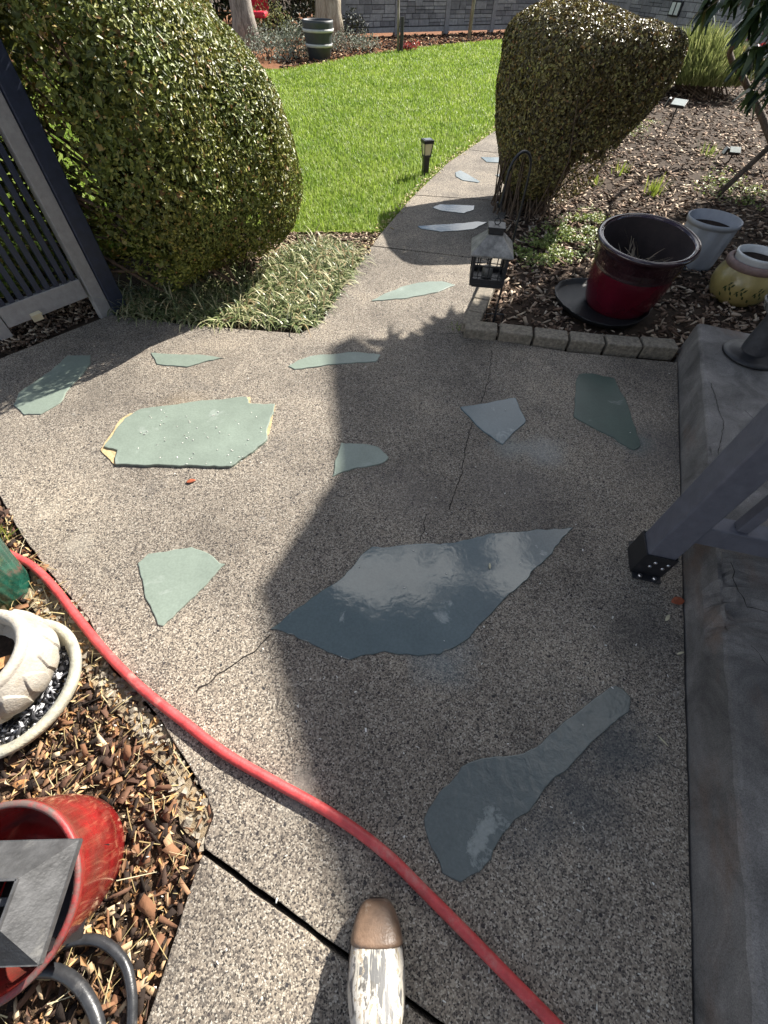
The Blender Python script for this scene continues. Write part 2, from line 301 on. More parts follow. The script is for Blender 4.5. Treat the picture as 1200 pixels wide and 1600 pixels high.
M['camo'] = camo_mat()
M['sole'] = paint('dark_rubber', (.05, .035, .025), .7, .2, 40, .3)
M['siding'] = paint('grey_siding', (.32, .33, .34), .7, .05, 4, .1)
M['shingle'] = paint('asphalt_shingle', (.07, .068, .066), .95, .25, 30, .5)
M['glass'] = paint('window_glass', (.03, .035, .04), .08, .05, 4, 0)
M['soil'] = soil_mat('potting_soil', (.012, .009, .007), (.06, .04, .03), 60)
M['rubble'] = paint('rubble', (.3, .26, .2), .9, .25, 60, .6)

# ---------------------------------------------------------------- mesh helpers
class MB:
    def __init__(s): s.v = []; s.f = []
    def add(s, vs, fs):
        b = len(s.v); s.v += [tuple(x) for x in vs]; s.f += [tuple(i+b for i in f) for f in fs]; return s
    def obox(s, c, ax, ay, az):
        """box: centre and three half-axis vectors"""
        c, ax, ay, az = map(Vector, (c, ax, ay, az))
        vs = [c+ax*i+ay*j+az*k for k in (-1, 1) for j in (-1, 1) for i in (-1, 1)]
        fs = [(0, 2, 3, 1), (4, 5, 7, 6), (0, 1, 5, 4), (2, 6, 7, 3), (0, 4, 6, 2), (1, 3, 7, 5)]
        if ax.cross(ay).dot(az) < 0: fs = [f[::-1] for f in fs]
        return s.add(vs, fs)
    def bar(s, a, b, wx, wy, up=(0, 0, 1)):
        a, b = Vector(a), Vector(b); d = b-a; l = d.length; d = d/l
        u = Vector(up)
        if abs(d.dot(u)) > .98: u = Vector((1, 0, 0))
        x = d.cross(u).normalized(); y = x.cross(d)
        return s.obox((a+b)/2, x*wx/2, d*l/2, y*wy/2)
    def tube(s, pts, r, n=8, cap=True):
        pts = [Vector(p) for p in pts]; k = len(pts)
        rs = r if isinstance(r, (list, tuple)) else [r]*k
        t0 = (pts[1]-pts[0]).normalized(); u = t0.orthogonal().normalized(); rings = []
        for i in range(k):
            t = (pts[min(i+1, k-1)]-pts[max(i-1, 0)]).normalized()
            u = (u-t*u.dot(t)).normalized(); v = t.cross(u)
            rings.append([pts[i]+(u*math.cos(2*math.pi*j/n)+v*math.sin(2*math.pi*j/n))*rs[i] for j in range(n)])
        vs = [p for q in rings for p in q]; fs = []
        for i in range(k-1):
            for j in range(n): fs.append((i*n+j, i*n+(j+1) % n, (i+1)*n+(j+1) % n, (i+1)*n+j))
        if cap: fs += [tuple(range(n-1, -1, -1)), tuple((k-1)*n+j for j in range(n))]
        return s.add(vs, fs)
    def lathe(s, prof, n=48, base=(0, 0, 0), axis=(0, 0, 1), fn=None):
        base = Vector(base); q = Vector((0, 0, 1)).rotation_difference(Vector(axis).normalized())
        vs, fs = [], []; k = len(prof)
        for i, (r, z) in enumerate(prof):
            for j in range(n):
                a = 2*math.pi*j/n; rr = r*(fn(a, i, z) if fn else 1)
                vs.append(base+q@Vector((rr*math.cos(a), rr*math.sin(a), z)))
        for i in range(k-1):
            for j in range(n): fs.append((i*n+j, i*n+(j+1) % n, (i+1)*n+(j+1) % n, (i+1)*n+j))
        return s.add(vs, fs)
    def prism(s, poly, z0, z1, bottom=False):
        n = len(poly)
        ar = sum(poly[i][0]*poly[(i+1) % n][1]-poly[(i+1) % n][0]*poly[i][1] for i in range(n))
        if ar < 0: poly = poly[::-1]
        vs = [(p[0], p[1], z0) for p in poly]+[(p[0], p[1], z1) for p in poly]
        fs = [tuple(range(n, 2*n))]+[(i, (i+1) % n, n+(i+1) % n, n+i) for i in range(n)]
        if bottom: fs.append(tuple(range(n-1, -1, -1)))
        return s.add(vs, fs)
ROOT = {}
def root_of(p):
    while p is not None and p.parent is not None: p = p.parent
    return p
def finish(o, mat, parent, smooth):
    COL.objects.link(o)
    if mat is not None: o.data.materials.append(M[mat])
    if parent is not None: o.parent = parent
    if smooth: o.data.polygons.foreach_set('use_smooth', np.ones(len(o.data.polygons), bool))
    return o
def obj(name, mb, mat, parent=None, smooth=False, bevel=0, solid=0):
    off = root_of(parent).location if parent is not None else Vector((0, 0, 0))
    me = bpy.data.meshes.new(name)
    me.from_pydata([(x-off.x, y-off.y, z-off.z) for x, y, z in mb.v], [], mb.f); me.update()
    o = finish(bpy.data.objects.new(name, me), mat, parent, smooth)
    if solid:
        md = o.modifiers.new('thickness', 'SOLIDIFY'); md.thickness = solid
    if bevel:
        md = o.modifiers.new('soft_edge', 'BEVEL'); md.width = bevel; md.segments = 2; md.limit_method = 'ANGLE'; md.angle_limit = math.radians(35)
    if smooth and bevel == 0: pass
    return o
def npobj(name, V, Fc, mat, parent=None, smooth=False):
    """bulk mesh: V (n,3), Fc (m,k)"""
    off = root_of(parent).location if parent is not None else Vector((0, 0, 0))
    me = bpy.data.meshes.new(name); V = np.asarray(V, np.float32)-np.array(off, np.float32); Fc = np.asarray(Fc, np.int32)
    k = Fc.shape[1]
    me.vertices.add(len(V)); me.vertices.foreach_set('co', V.ravel())
    me.loops.add(Fc.size); me.loops.foreach_set('vertex_index', Fc.ravel())
    me.polygons.add(len(Fc)); me.polygons.foreach_set('loop_start', np.arange(0, Fc.size, k, dtype=np.int32))
    me.polygons.foreach_set('loop_total', np.full(len(Fc), k, np.int32))
    me.update(calc_edges=True); me.validate()
    return finish(bpy.data.objects.new(name, me), mat, parent, smooth)
def tag(o, label=None, cat=None, group=None, kind=None):
    if label: o['label'] = label
    if cat: o['category'] = cat
    if group: o['group'] = group
    if kind: o['kind'] = kind
    return o
def thing(name, label, cat, loc, group=None):
    o = bpy.data.objects.new(name, None); COL.objects.link(o); o.location = Vector(loc); o.empty_display_size = .1
    return tag(o, label, cat, group)
def structure(name, label=None):
    o = bpy.data.objects.new(name, None); COL.objects.link(o); o['kind'] = 'structure'
    if label: o['label'] = label
    return o
def norm(a): return a/np.maximum(1e-9, np.linalg.norm(a, axis=-1, keepdims=True))
def rough_poly(pts, step=.02, amp=.003, seed=0.):
    out = []
    for i in range(len(pts)):
        a, b = Vector(pts[i][:2]).to_3d(), Vector(pts[(i+1) % len(pts)][:2]).to_3d(); d = b-a; k = max(1, int(d.length/step)); nrm = Vector((-d.y, d.x, 0)).normalized()
        for j in range(k):
            p = a+d*j/k
            q = noise.noise(Vector((p.x*28+seed, p.y*28, seed)))*amp+noise.noise(Vector((p.x*9+seed, p.y*9, 3)))*amp*1.2
            out.append(p+nrm*q*(0.35 if j == 0 else 1))
    return out
def inside(poly, P):
    x, y = P[:, 0], P[:, 1]; r = np.zeros(len(P), bool); n = len(poly)
    for i in range(n):
        x1, y1 = poly[i][0], poly[i][1]; x2, y2 = poly[(i+1) % n][0], poly[(i+1) % n][1]
        c = ((y1 > y) != (y2 > y)) & (x < (x2-x1)*(y-y1)/((y2-y1) or 1e-12)+x1); r ^= c
    return r
def scatter(poly, n):
    a = np.array([[p[0], p[1]] for p in poly]); lo, hi = a.min(0), a.max(0); out = []
    tot = 0
    while tot < n:
        P = RNG.uniform(lo, hi, (n*2, 2)); P = P[inside(poly, P)]; out.append(P); tot += len(P)
    return np.concatenate(out)[:n]
def leaves(P, N, length, width, spread=.9, fold=.25):
    """diamond leaves at P facing roughly N"""
    n = len(P); N = norm(N+RNG.normal(0, spread*.5, (n, 3)))
    T = norm(np.cross(N, norm(RNG.normal(0, 1, (n, 3))))); B = np.cross(N, T)
    L = (length*RNG.uniform(.6, 1.25, n))[:, None]; W = (width*RNG.uniform(.7, 1.2, n))[:, None]
    V = np.stack([P-T*L*.5, P+B*W*.5+N*W*fold-T*L*.05, P+T*L*.5-N*L*.08, P-B*W*.5+N*W*fold-T*L*.05], 1).reshape(-1, 3)
    i = np.arange(n)[:, None]*4
    return V, np.concatenate([i+np.array([[0, 2, 1]]), i+np.array([[0, 3, 2]])])
def blades(P, D, length, width, bend, seg=3, taper=.15):
    """strips that start at P, head along D and droop"""
    n = len(P); D = norm(D); S = norm(np.cross(D, np.array([0, 0, 1.0]))+1e-6); rows = []
    L = (np.broadcast_to(length, n)/seg)[:, None]; W = np.broadcast_to(width, n)[:, None]; p = P.copy(); d = D.copy()
    bd = np.broadcast_to(bend, n)[:, None]
    for k in range(seg+1):
        wk = W*.5*(1-(1-taper)*(k/seg)**1.6)
        rows += [p-S*wk, p+S*wk]
        p = p+d*L; d = norm(d-np.array([0, 0, 1.0])*bd)
    V = np.stack(rows, 1).reshape(-1, 3); i = np.arange(n)[:, None]*(2*seg+2)
    Fc = np.concatenate([i+np.array([[2*k, 2*k+1, 2*k+3, 2*k+2]]) for k in range(seg)])
    return V, Fc
def chips(P, L, W, T, tilt=.25):
    n = len(P); a = RNG.uniform(0, 2*math.pi, n)
    X = norm(np.stack([np.cos(a), np.sin(a), RNG.normal(0, tilt, n)], 1)); Z = norm(np.stack([RNG.normal(0, tilt, n), RNG.normal(0, tilt, n), np.ones(n)], 1))
    Y = norm(np.cross(Z, X)); Z = np.cross(X, Y)
    X = X*np.broadcast_to(L, n)[:, None]/2; Y = Y*np.broadcast_to(W, n)[:, None]/2; Z = Z*np.broadcast_to(T, n)[:, None]/2
    j = lambda: RNG.uniform(.55, 1.15, (n, 1))
    k = lambda: RNG.uniform(.1, 1.2, (n, 1))
    q = [P-X*j()-Y*k(), P+X*j()-Y*k(), P+X*j()+Y*k(), P-X*j()+Y*k()]; bend = Z*RNG.normal(0, 1.6, (n, 1)); q[1] = q[1]+bend; q[3] = q[3]+bend*.7
    V = np.stack([c-Z for c in q]+[c+Z for c in q], 1).reshape(-1, 3)
    i = np.arange(n)[:, None]*8
    Fc = np.concatenate([i+np.array([f]) for f in ((0, 3, 2, 1), (4, 5, 6, 7), (0, 1, 5, 4), (1, 2, 6, 5), (2, 3, 7, 6), (3, 0, 4, 7))])
    return V, Fc
def merge(*vf):
    Vs, Fs, o = [], [], 0
    for V, Fc in vf: Vs.append(V); Fs.append(Fc+o); o += len(V)
    return np.concatenate(Vs), np.concatenate(Fs)
def each(name, V, Fc, per, mat, parent):
    """one object per leaf: per vertices each"""
    nf = np.asarray(Fc); order = np.argsort(nf[:, 0]//per, kind='stable'); nf = nf[order]; ids = nf[:, 0]//per
    for k in range(len(V)//per): npobj(name, V[k*per:(k+1)*per], nf[ids == k]-k*per, mat, parent)
def px(pts, z=0.): return [G(x, y, z) for x, y in pts]

# ---------------------------------------------------------------- setting: earth, lawn, paving
g = MB(); g.add([(-150, -150, -.09), (150, -150, -.09), (150, 150, -.09), (-150, 150, -.09)], [(0, 1, 2, 3)])
tag(obj('ground', g, 'ground'), kind='structure')

pathL = px([(500, 506), (560, 412), (597, 362), (640, 312), (700, 254), (780, 200)])+[Vector((2.0, 9.2, 0)), Vector((3.2, 12, 0))]
pathR = px([(722, 522), (752, 447)])+[Vector((1.02, 4.5, 0)), Vector((1.55, 5.9, 0)), Vector((2.35, 7.4, 0)), Vector((2.9, 9.0, 0)), Vector((4.0, 11.7, 0))]
curbA, curbB = G(1058, 548), G(1083, 1560); curb_d = (curbB-curbA).normalized()
curbC = curbA+curb_d*4.2
lawn_far = px([(440, 108), (500, 98), (560, 86), (640, 75), (720, 67), (790, 61)])
lawn_poly = [G(597, 360), G(450, 359), Vector((-1.5, 4.0, 0)), Vector((-2.5, 2.75, 0)), Vector((-2.75, 2.4, 0)), Vector((-4.5, 0.5, 0)), Vector((-9, 0.5, 0)), Vector((-9, 10.5, 0))] \
    + lawn_far + [Vector((6.5, 17, 0)), Vector((4.2, 13, 0))] + pathL[::-1][0:6]
g = MB().prism(rough_poly(lawn_poly, .12, .02), -.06, -.015)
tag(obj('lawn', g, 'turf'), kind='structure')
rb_poly = [pathR[0]+Vector((.02, .03, 0)), G(1058, 556), curbA+Vector((.1, .05, 0)), Vector((6, 1.2, 0)), Vector((16, 8, 0)), Vector((11, 18, 0)), Vector((4.1, 11.7, 0))]+pathR[:1:-1]
g = MB().prism(rough_poly(rb_poly, .2, .02), -.06, -.018); tag(obj('mulch_bed', g, 'ground'), kind='structure')
bb_poly = [p.copy() for p in lawn_far]+[Vector((6.5, 17, 0)), Vector((9, 22, 0)), Vector((-14, 22, 0)), Vector((-14, 10.5, 0)), Vector((-9, 10.5, 0))]
g = MB().prism(rough_poly(bb_poly, .3, .05), -.055, -.01); tag(obj('bark_bed', g, 'backbark'), kind='structure')
lb_poly = px([(-140, 690), (0, 780), (30, 838), (70, 893), (135, 968), (172, 1045), (245, 1122), (275, 1172), (322, 1245), (332, 1275), (312, 1335), (250, 1520), (225, 1600), (190, 1760)])+[Vector((-1.6, -1.2, 0)), Vector((-3.0, -.6, 0))]
g = MB().prism(rough_poly(lb_poly, .05, .01), -.06, -.024); tag(obj('planting_bed', g, 'bedsoil'), kind='structure')
g = MB().prism(rough_poly(px([(40, 880), (75, 893), (135, 968), (172, 1045), (245, 1122), (275, 1172), (322, 1245), (332, 1275), (316, 1330), (280, 1290), (255, 1200), (200, 1130), (135, 1060), (90, 990), (30, 930)]), .03, .012), -.03, -.012)
tag(obj('dirt_strip', g, 'dirt'), kind='structure')

g = MB().prism(pathL+pathR[::-1], -.06, -.032); tag(obj('path_bed', g, 'ground'), kind='structure')
paving = structure('concrete_path', 'exposed aggregate concrete path inlaid with sage green flagstones')
def gapline(a, b, w, amp=.002, step=.05, ext=0):
    a, b = Vector(a), Vector(b); d = (b-a); k = max(2, int(d.length/step)); n = Vector((-d.y, d.x, 0)).normalized()
    mid = [a+d*i/k+n*noise.noise(Vector((i*.9, a.x*7, a.y)))*amp for i in range(k+1)]
    return [p+n*w/2 for p in mid], [p-n*w/2 for p in mid]
def edge_hit(line, a, b):
    d = b-a
    for p, q in zip(line, line[1:]):
        e_ = q-p; den = d.x*e_.y-d.y*e_.x
        if abs(den) < 1e-9: continue
        u = ((p.x-a.x)*d.y-(p.y-a.y)*d.x)/den
        if -1e-6 <= u <= 1.000001: return p+e_*u
    return a
# joints across the narrow path (left end, right end)
J = [((598, 386), (752, 404)), ((684, 307), (786, 314)), ((733, 234), (800, 241))]
Jw = []
for a, b in J:
    A, B = edge_hit(pathL, G(*a), G(*b)), edge_hit(pathR, G(*a), G(*b)); Jw.append((A, B))
def cutside(poly_l, poly_r, y0, y1):
    return [p for p in poly_l if y0 < p.y < y1], [p for p in poly_r if y0 < p.y < y1]
bounds = [None]+[gapline(A, B, .012) for A, B in Jw]+[None]
# joint near the boot, then the big slab in front of the gate
jb_up, jb_lo = gapline(G(318, 1331), G(700, 1612), .013, .003)
ext = (G(700, 1612)-G(318, 1331)).normalized()
def cross2(p, d, q, e_):
    t = ((q.x-p.x)*e_.y-(q.y-p.y)*e_.x)/(d.x*e_.y-d.y*e_.x); return p+d*t
jx_up, jx_lo = cross2(jb_up[-1], ext, curbA, curb_d), cross2(jb_lo[-1], ext, curbA, curb_d)
slabs = []
slabs.append(px([(-260, 668), (20, 552), (172, 492)])+px([(300, 508), (468, 521)])+[pathL[0], pathL[1]]+[bounds[1][1][i] for i in range(len(bounds[1][1]))]
             + [pathR[1], pathR[0]]+px([(890, 550), (1057, 566)])+[curbA+curb_d*.1, jx_up]+jb_up[::-1]
             + px([(318, 1315), (334, 1275), (324, 1245), (278, 1170), (248, 1120), (176, 1040), (138, 965), (73, 890), (33, 835), (0, 775), (-140, 688)]))
cur = bounds[1][0]
for i in range(1, 4):
    nxt = bounds[i+1][1] if i < 3 else None
    ya = max(p.y for p in cur); yb = min(p.y for p in nxt) if nxt else 99
    l, r = cutside(pathL, pathR, ya-.1, yb+.1)
    l = [p for p in l if p.y > cur[0].y and (nxt is None or p.y < nxt[0].y)]; r = [p for p in r if p.y > cur[-1].y and (nxt is None or p.y < nxt[-1].y)]
    slabs.append(list(cur)+r+(list(nxt)[::-1] if nxt else [])+l[::-1])
    cur = bounds[i+1][0] if i < 3 else None
slabs.append([p.copy() for p in jb_lo]+[jx_lo, curbC, Vector((-.75, -1.6, 0))]+px([(190, 1760), (228, 1600), (255, 1520), (300, 1380)]))
for s in slabs: obj('slab', MB().prism(rough_poly(s, .025, .0022, 4), -.05, 0), 'concrete', paving, bevel=.004)
def ribbon(pts, w, z, seed):
    pts = [Vector(p) for p in pts]; o = []
    for i in range(len(pts)-1):
        k = max(2, int((pts[i+1]-pts[i]).length/.012))
        for j in range(k):
            p = pts[i].lerp(pts[i+1], j/k); o.append(p+Vector((noise.noise(p*34+Vector((seed, 0, 0))), noise.noise(p*34+Vector((0, seed, 5))), 0))*.009)
    mb = MB(); vs = []
    for i, p in enumerate(o):
        d = (o[min(i+1, len(o)-1)]-o[max(i-1, 0)]).normalized(); nn = Vector((-d.y, d.x, 0)); ww = w*(.45+.9*abs(noise.noise(p*60+Vector((0, 0, seed)))))
        vs += [p+nn*ww+Vector((0, 0, z)), p-nn*ww+Vector((0, 0, z))]
    return mb.add(vs, [(2*i+1, 2*i+3, 2*i+2, 2*i) for i in range(len(o)-1)])
cm = MB()
for sd, wd, pts in ((1, .0026, [(769, 548), (764, 590), (752, 628), (735, 668), (727, 705), (721, 740), (700, 800)]), (2, .0034, [(424, 992), (398, 1018), (372, 1034), (338, 1056), (300, 1086)]),
                    (3, .002, [(655, 845), (662, 828), (668, 800)]), (4, .002, [(675, 520), (720, 522)]), (5, .0009, [(385, 583), (425, 588)])):
    r = ribbon(px(pts), wd, .0012, sd); cm.add(r.v, r.f)
obj('crack', cm, 'crack', paving)

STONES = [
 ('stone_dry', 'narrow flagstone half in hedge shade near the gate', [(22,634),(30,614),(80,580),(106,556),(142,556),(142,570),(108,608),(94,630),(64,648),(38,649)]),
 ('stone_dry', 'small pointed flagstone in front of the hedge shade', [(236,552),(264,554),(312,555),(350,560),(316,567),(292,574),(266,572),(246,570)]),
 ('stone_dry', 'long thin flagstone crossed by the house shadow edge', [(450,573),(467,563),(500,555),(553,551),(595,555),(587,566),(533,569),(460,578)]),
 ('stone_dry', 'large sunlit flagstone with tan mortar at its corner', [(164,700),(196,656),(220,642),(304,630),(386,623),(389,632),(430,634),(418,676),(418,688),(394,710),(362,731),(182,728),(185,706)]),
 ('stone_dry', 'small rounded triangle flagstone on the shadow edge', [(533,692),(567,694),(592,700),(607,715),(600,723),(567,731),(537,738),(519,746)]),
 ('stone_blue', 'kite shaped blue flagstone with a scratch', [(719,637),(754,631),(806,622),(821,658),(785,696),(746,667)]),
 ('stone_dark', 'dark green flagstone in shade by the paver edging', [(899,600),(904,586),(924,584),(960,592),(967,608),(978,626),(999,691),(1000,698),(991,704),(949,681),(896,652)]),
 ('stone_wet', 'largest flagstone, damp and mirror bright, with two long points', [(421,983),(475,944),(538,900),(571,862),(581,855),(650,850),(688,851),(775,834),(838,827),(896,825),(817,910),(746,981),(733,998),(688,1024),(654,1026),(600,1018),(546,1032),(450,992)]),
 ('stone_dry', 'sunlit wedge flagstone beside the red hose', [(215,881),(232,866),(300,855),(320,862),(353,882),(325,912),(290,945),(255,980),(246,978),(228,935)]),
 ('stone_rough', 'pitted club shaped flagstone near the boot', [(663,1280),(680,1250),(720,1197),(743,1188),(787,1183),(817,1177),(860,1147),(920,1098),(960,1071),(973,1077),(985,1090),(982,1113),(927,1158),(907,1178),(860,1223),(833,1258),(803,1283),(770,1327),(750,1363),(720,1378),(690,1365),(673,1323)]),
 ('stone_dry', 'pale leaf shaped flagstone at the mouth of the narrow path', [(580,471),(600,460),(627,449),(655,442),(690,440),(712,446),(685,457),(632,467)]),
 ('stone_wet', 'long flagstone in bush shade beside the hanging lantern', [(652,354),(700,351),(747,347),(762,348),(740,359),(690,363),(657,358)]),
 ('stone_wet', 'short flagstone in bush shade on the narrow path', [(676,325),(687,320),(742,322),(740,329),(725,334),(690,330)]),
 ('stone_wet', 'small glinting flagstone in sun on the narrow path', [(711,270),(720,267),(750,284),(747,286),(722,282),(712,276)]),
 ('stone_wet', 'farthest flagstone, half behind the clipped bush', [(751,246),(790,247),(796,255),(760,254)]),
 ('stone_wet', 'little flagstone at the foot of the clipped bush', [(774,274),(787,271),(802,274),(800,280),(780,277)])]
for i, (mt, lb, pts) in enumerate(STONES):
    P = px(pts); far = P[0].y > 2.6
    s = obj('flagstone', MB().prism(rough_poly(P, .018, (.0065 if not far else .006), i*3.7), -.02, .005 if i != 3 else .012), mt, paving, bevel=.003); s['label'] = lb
    if i == 3:
        obj('mortar_bed', MB().prism(rough_poly(px([(158, 704), (188, 657), (203, 647), (230, 643), (300, 634), (340, 631), (370, 624), (391, 621), (391, 636), (428, 636), (431, 633), (421, 676), (414, 690), (390, 706), (300, 722), (188, 726), (180, 727)]), .02, .004), -.01, .004), 'mortar', s)
# ---------------------------------------------------------------- landing on the right
land = MB(); e = -curb_d; rt = Vector((e.y, -e.x, 0)).normalized()     # e runs away from camera, rt to the right
N_ST = 230; Ltot = 4.1; nprof = 12; vs = []
for i in range(N_ST+1):
    s = -.0+Ltot*i/N_ST; p0 = curbA+curb_d*s+rt*.006
    yy = p0.y; chip = math.exp(-((yy-.62)/.13)**2); chip2 = .35*math.exp(-((yy-1.25)/.1)**2)
    prof = [(0, -.05), (.0, .03), (.003, .09), (.006, .135), (.009, .16), (.015, .168), (.026, .171), (.055, .171), (.1, .17), (.2, .17), (.5, .17), (2.2, .17)]
    for k, (a, z) in enumerate(prof):
        q = p0+rt*a; nz = noise.noise(Vector((q.x*16, q.y*16, z*16)))
        amp = .0035 if 1 < k < 9 else .001
        dx = nz*amp; dz = 0
        if 3 <= k <= 9:
            cc = max(chip, chip2)*max(0, 1-abs(k-5.5)/4.2); big = .6+.9*noise.noise(Vector((q.x*30, q.y*30, 2)))
            dx += cc*.05*big*(1 if k < 6 else .3); dz -= cc*.06*max(0, big)
        vs.append(q+rt*dx+Vector((0, 0, z+dz+nz*.0015)))
fs = []
for i in range(N_ST):
    for k in range(nprof-1):
        fs.append((i*nprof+k, i*nprof+k+1, (i+1)*nprof+k+1, (i+1)*nprof+k))
fs.append(tuple(range(nprof-1, -1, -1)))
land.add(vs, [f[::-1] for f in fs])
landing = tag(obj('landing', land, 'landing'), 'stained concrete landing with a crumbled edge', kind='structure')

lc_ = MB()
for sd_, wd_, pts_ in ((11, .002, [(1141, 880), (1150, 920), (1168, 948), (1200, 958), (1260, 985)]), (12, .0016, [(1110, 600), (1130, 660), (1120, 720), (1150, 760)]), (13, .0012, [(1170, 1010), (1200, 1040), (1260, 1060)]), (14, .0012, [(1160, 640), (1210, 690)])):
    r = ribbon([G(x, y, .17) for x, y in pts_], wd_, .0032, sd_); lc_.add(r.v, r.f)
obj('crack', lc_, 'crack', landing)
# ---------------------------------------------------------------- house on the right (throws the large shadow)
HE = 4.1; k6 = HE/math.tan(SUN_EL); hd = Vector((math.sin(SUN_AZ), math.cos(SUN_AZ), 0))
ee = Vector((.37, .93, 0)).normalized(); nn = Vector((ee.y, -ee.x, 0))
C = G(398, 926)+hd*k6; C.z = HE
Lh, Wd, pitch = 3.7, 7.0, .6
house = thing('house', 'grey house with a gabled shingle roof beside the landing', 'house', (C.x+nn.x*4, C.y+nn.y*4, 0))
r = MB(); ST = ((0, 0), (.62, 0), (2.5, .88)); ridge = HE-.16+.564*Wd/2
for sgn in (0, 1):
    for (e0, r0_), (e1, r1_) in zip(ST, ST[1:]):
        p = []
        for e_, r_ in ((e0, r0_), (e1, r1_)):
            ev = C+nn*(0 if sgn == 0 else Wd)+ee*e_; ev.z = HE-.16+(r_ if sgn == 0 else 0); rg_ = C+nn*(Wd/2)+ee*e_; rg_.z = ridge; p += [ev, rg_]
        p = [p[0], p[2], p[3], p[1]]
        r.add(p+[x+Vector((0, 0, .16)) for x in p], [(0, 1, 2, 3), (7, 6, 5, 4), (0, 4, 5, 1), (1, 5, 6, 2), (2, 6, 7, 3), (3, 7, 4, 0)])
obj('roof', r, 'shingle', house)
wl = MB(); i0, i1, b0, b1 = 1.0, Wd-1.0, .45, 2.3
f4 = [C+nn*i0+ee*b0, C+nn*i1+ee*b0, C+nn*i1+ee*b1, C+nn*i0+ee*b1]
zt = HE-.16+.564*i0-.02
vv = [Vector((p.x, p.y, -.09)) for p in f4]+[Vector((p.x, p.y, zt)) for p in f4]
pk = [C+nn*(Wd/2)+ee*b0, C+nn*(Wd/2)+ee*b1]
for q in pk: q.z = ridge-.03
wl.add(vv+pk, [(0, 1, 5, 8, 4), (2, 3, 7, 9, 6), (1, 2, 6, 5), (3, 0, 4, 7)])
obj('wall', wl, 'siding', house)
wg = MB().prism([(2.75, 1.3), (5.6, 1.3), (5.6, -5), (1.6, -5), (1.6, -2.2)], -.09, 3.0); obj('shade_wing', wg, 'siding', house)  # unseen wing, added to cut sky light on the right side
wr = MB().prism([(2.7, 1.42), (5.7, 1.42), (5.7, -5.1), (1.4, -5.1), (1.4, -2.15)], 3.002, 3.14, True); obj('shade_wing_roof', wr, 'shingle', house)
for zz in (1.2,):
    c = C+nn*(i0-.02)+ee*1.4; c.z = zz+.6
    wf = obj('window', MB().obox(c, ee*.5, nn*.03, (0, 0, .65)), 'white', house)
    obj('pane', MB().obox(c-nn*.02, ee*.43, nn*.02, (0, 0, .58)), 'glass', wf)

# ---------------------------------------------------------------- hedge and bush
def lump(P, k=5., a=.035):
    return .3*a*np.sin(P[:, 0]*17+P[:, 2]*5)*np.sin(P[:, 1]*15+2)*np.sin(P[:, 2]*16)+a*(np.sin(P[:, 0]*k+1.3)*np.sin(P[:, 1]*k*1.1+.4)+.6*np.sin(P[:, 2]*k*1.7+P[:, 0]*k*.8))
def shrub_shell(n, ctr, u, v, a, b, h, z0, ex, taper, depth, lean=(0, 0)):
    """points and normals near the surface of a clipped rounded block"""
    u, v = np.array(u), np.array(v); c = h/2
    A = np.array([b*c, b*c, a*c, a*c, a*b, a*b*.35]); side = RNG.choice(6, n, p=A/A.sum()); P = RNG.uniform(-1, 1, (n, 3))
    for k in range(6):
        P[side == k, k//2] = 1 if k % 2 == 0 else -1
    r = (np.abs(P)**ex).sum(1)**(-1/ex); P = P*r[:, None]
    Nn = np.sign(P)*np.abs(P)**(ex-1)/np.array([a, b, c]); Nn = norm(Nn)
    dep = 1-depth*RNG.power(.6, n)[::-1]*RNG.uniform(0, 1, n)
    P = P*dep[:, None]
    tp = 1-taper*(1-P[:, 2])/2*np.ones(n)
    W = u[None]*(P[:, 0]*a*tp)[:, None]+v[None]*(P[:, 1]*b*tp)[:, None]
    W = W+np.array([ctr[0], ctr[1], 0])[None]; W[:, 2] = z0+c+P[:, 2]*c
    t = (W[:, 2]-z0)/h; W[:, 0] += lean[0]*t; W[:, 1] += lean[1]*t
    Nw = u[None]*Nn[:, :1]+v[None]*Nn[:, 1:2]+np.array([[0, 0, 1.]])*Nn[:, 2:]
    W = W+Nw*lump(W)[:, None]
    return W, Nw
def stems(base, crown_pts, n, r0, rad, up=.35):
    mb = MB()
    for i in range(n):
        a = random.uniform(0, 6.28); q = random.uniform(0, rad)
        p0 = Vector((base[0]+math.cos(a)*q, base[1]+math.sin(a)*q, -.05)); t = Vector(crown_pts[random.randrange(len(crown_pts))])
        m1 = p0.lerp(t, .4)+Vector((random.uniform(-.05, .05), random.uniform(-.05, .05), up*.25)); m2 = p0.lerp(t, .75)+Vector((random.uniform(-.06, .06), random.uniform(-.06, .06), .03))
        mb.tube([p0, m1, m2, t], [r0*random.uniform(.7, 1.2), r0*.7, r0*.45, r0*.2], 5, False)
    return mb
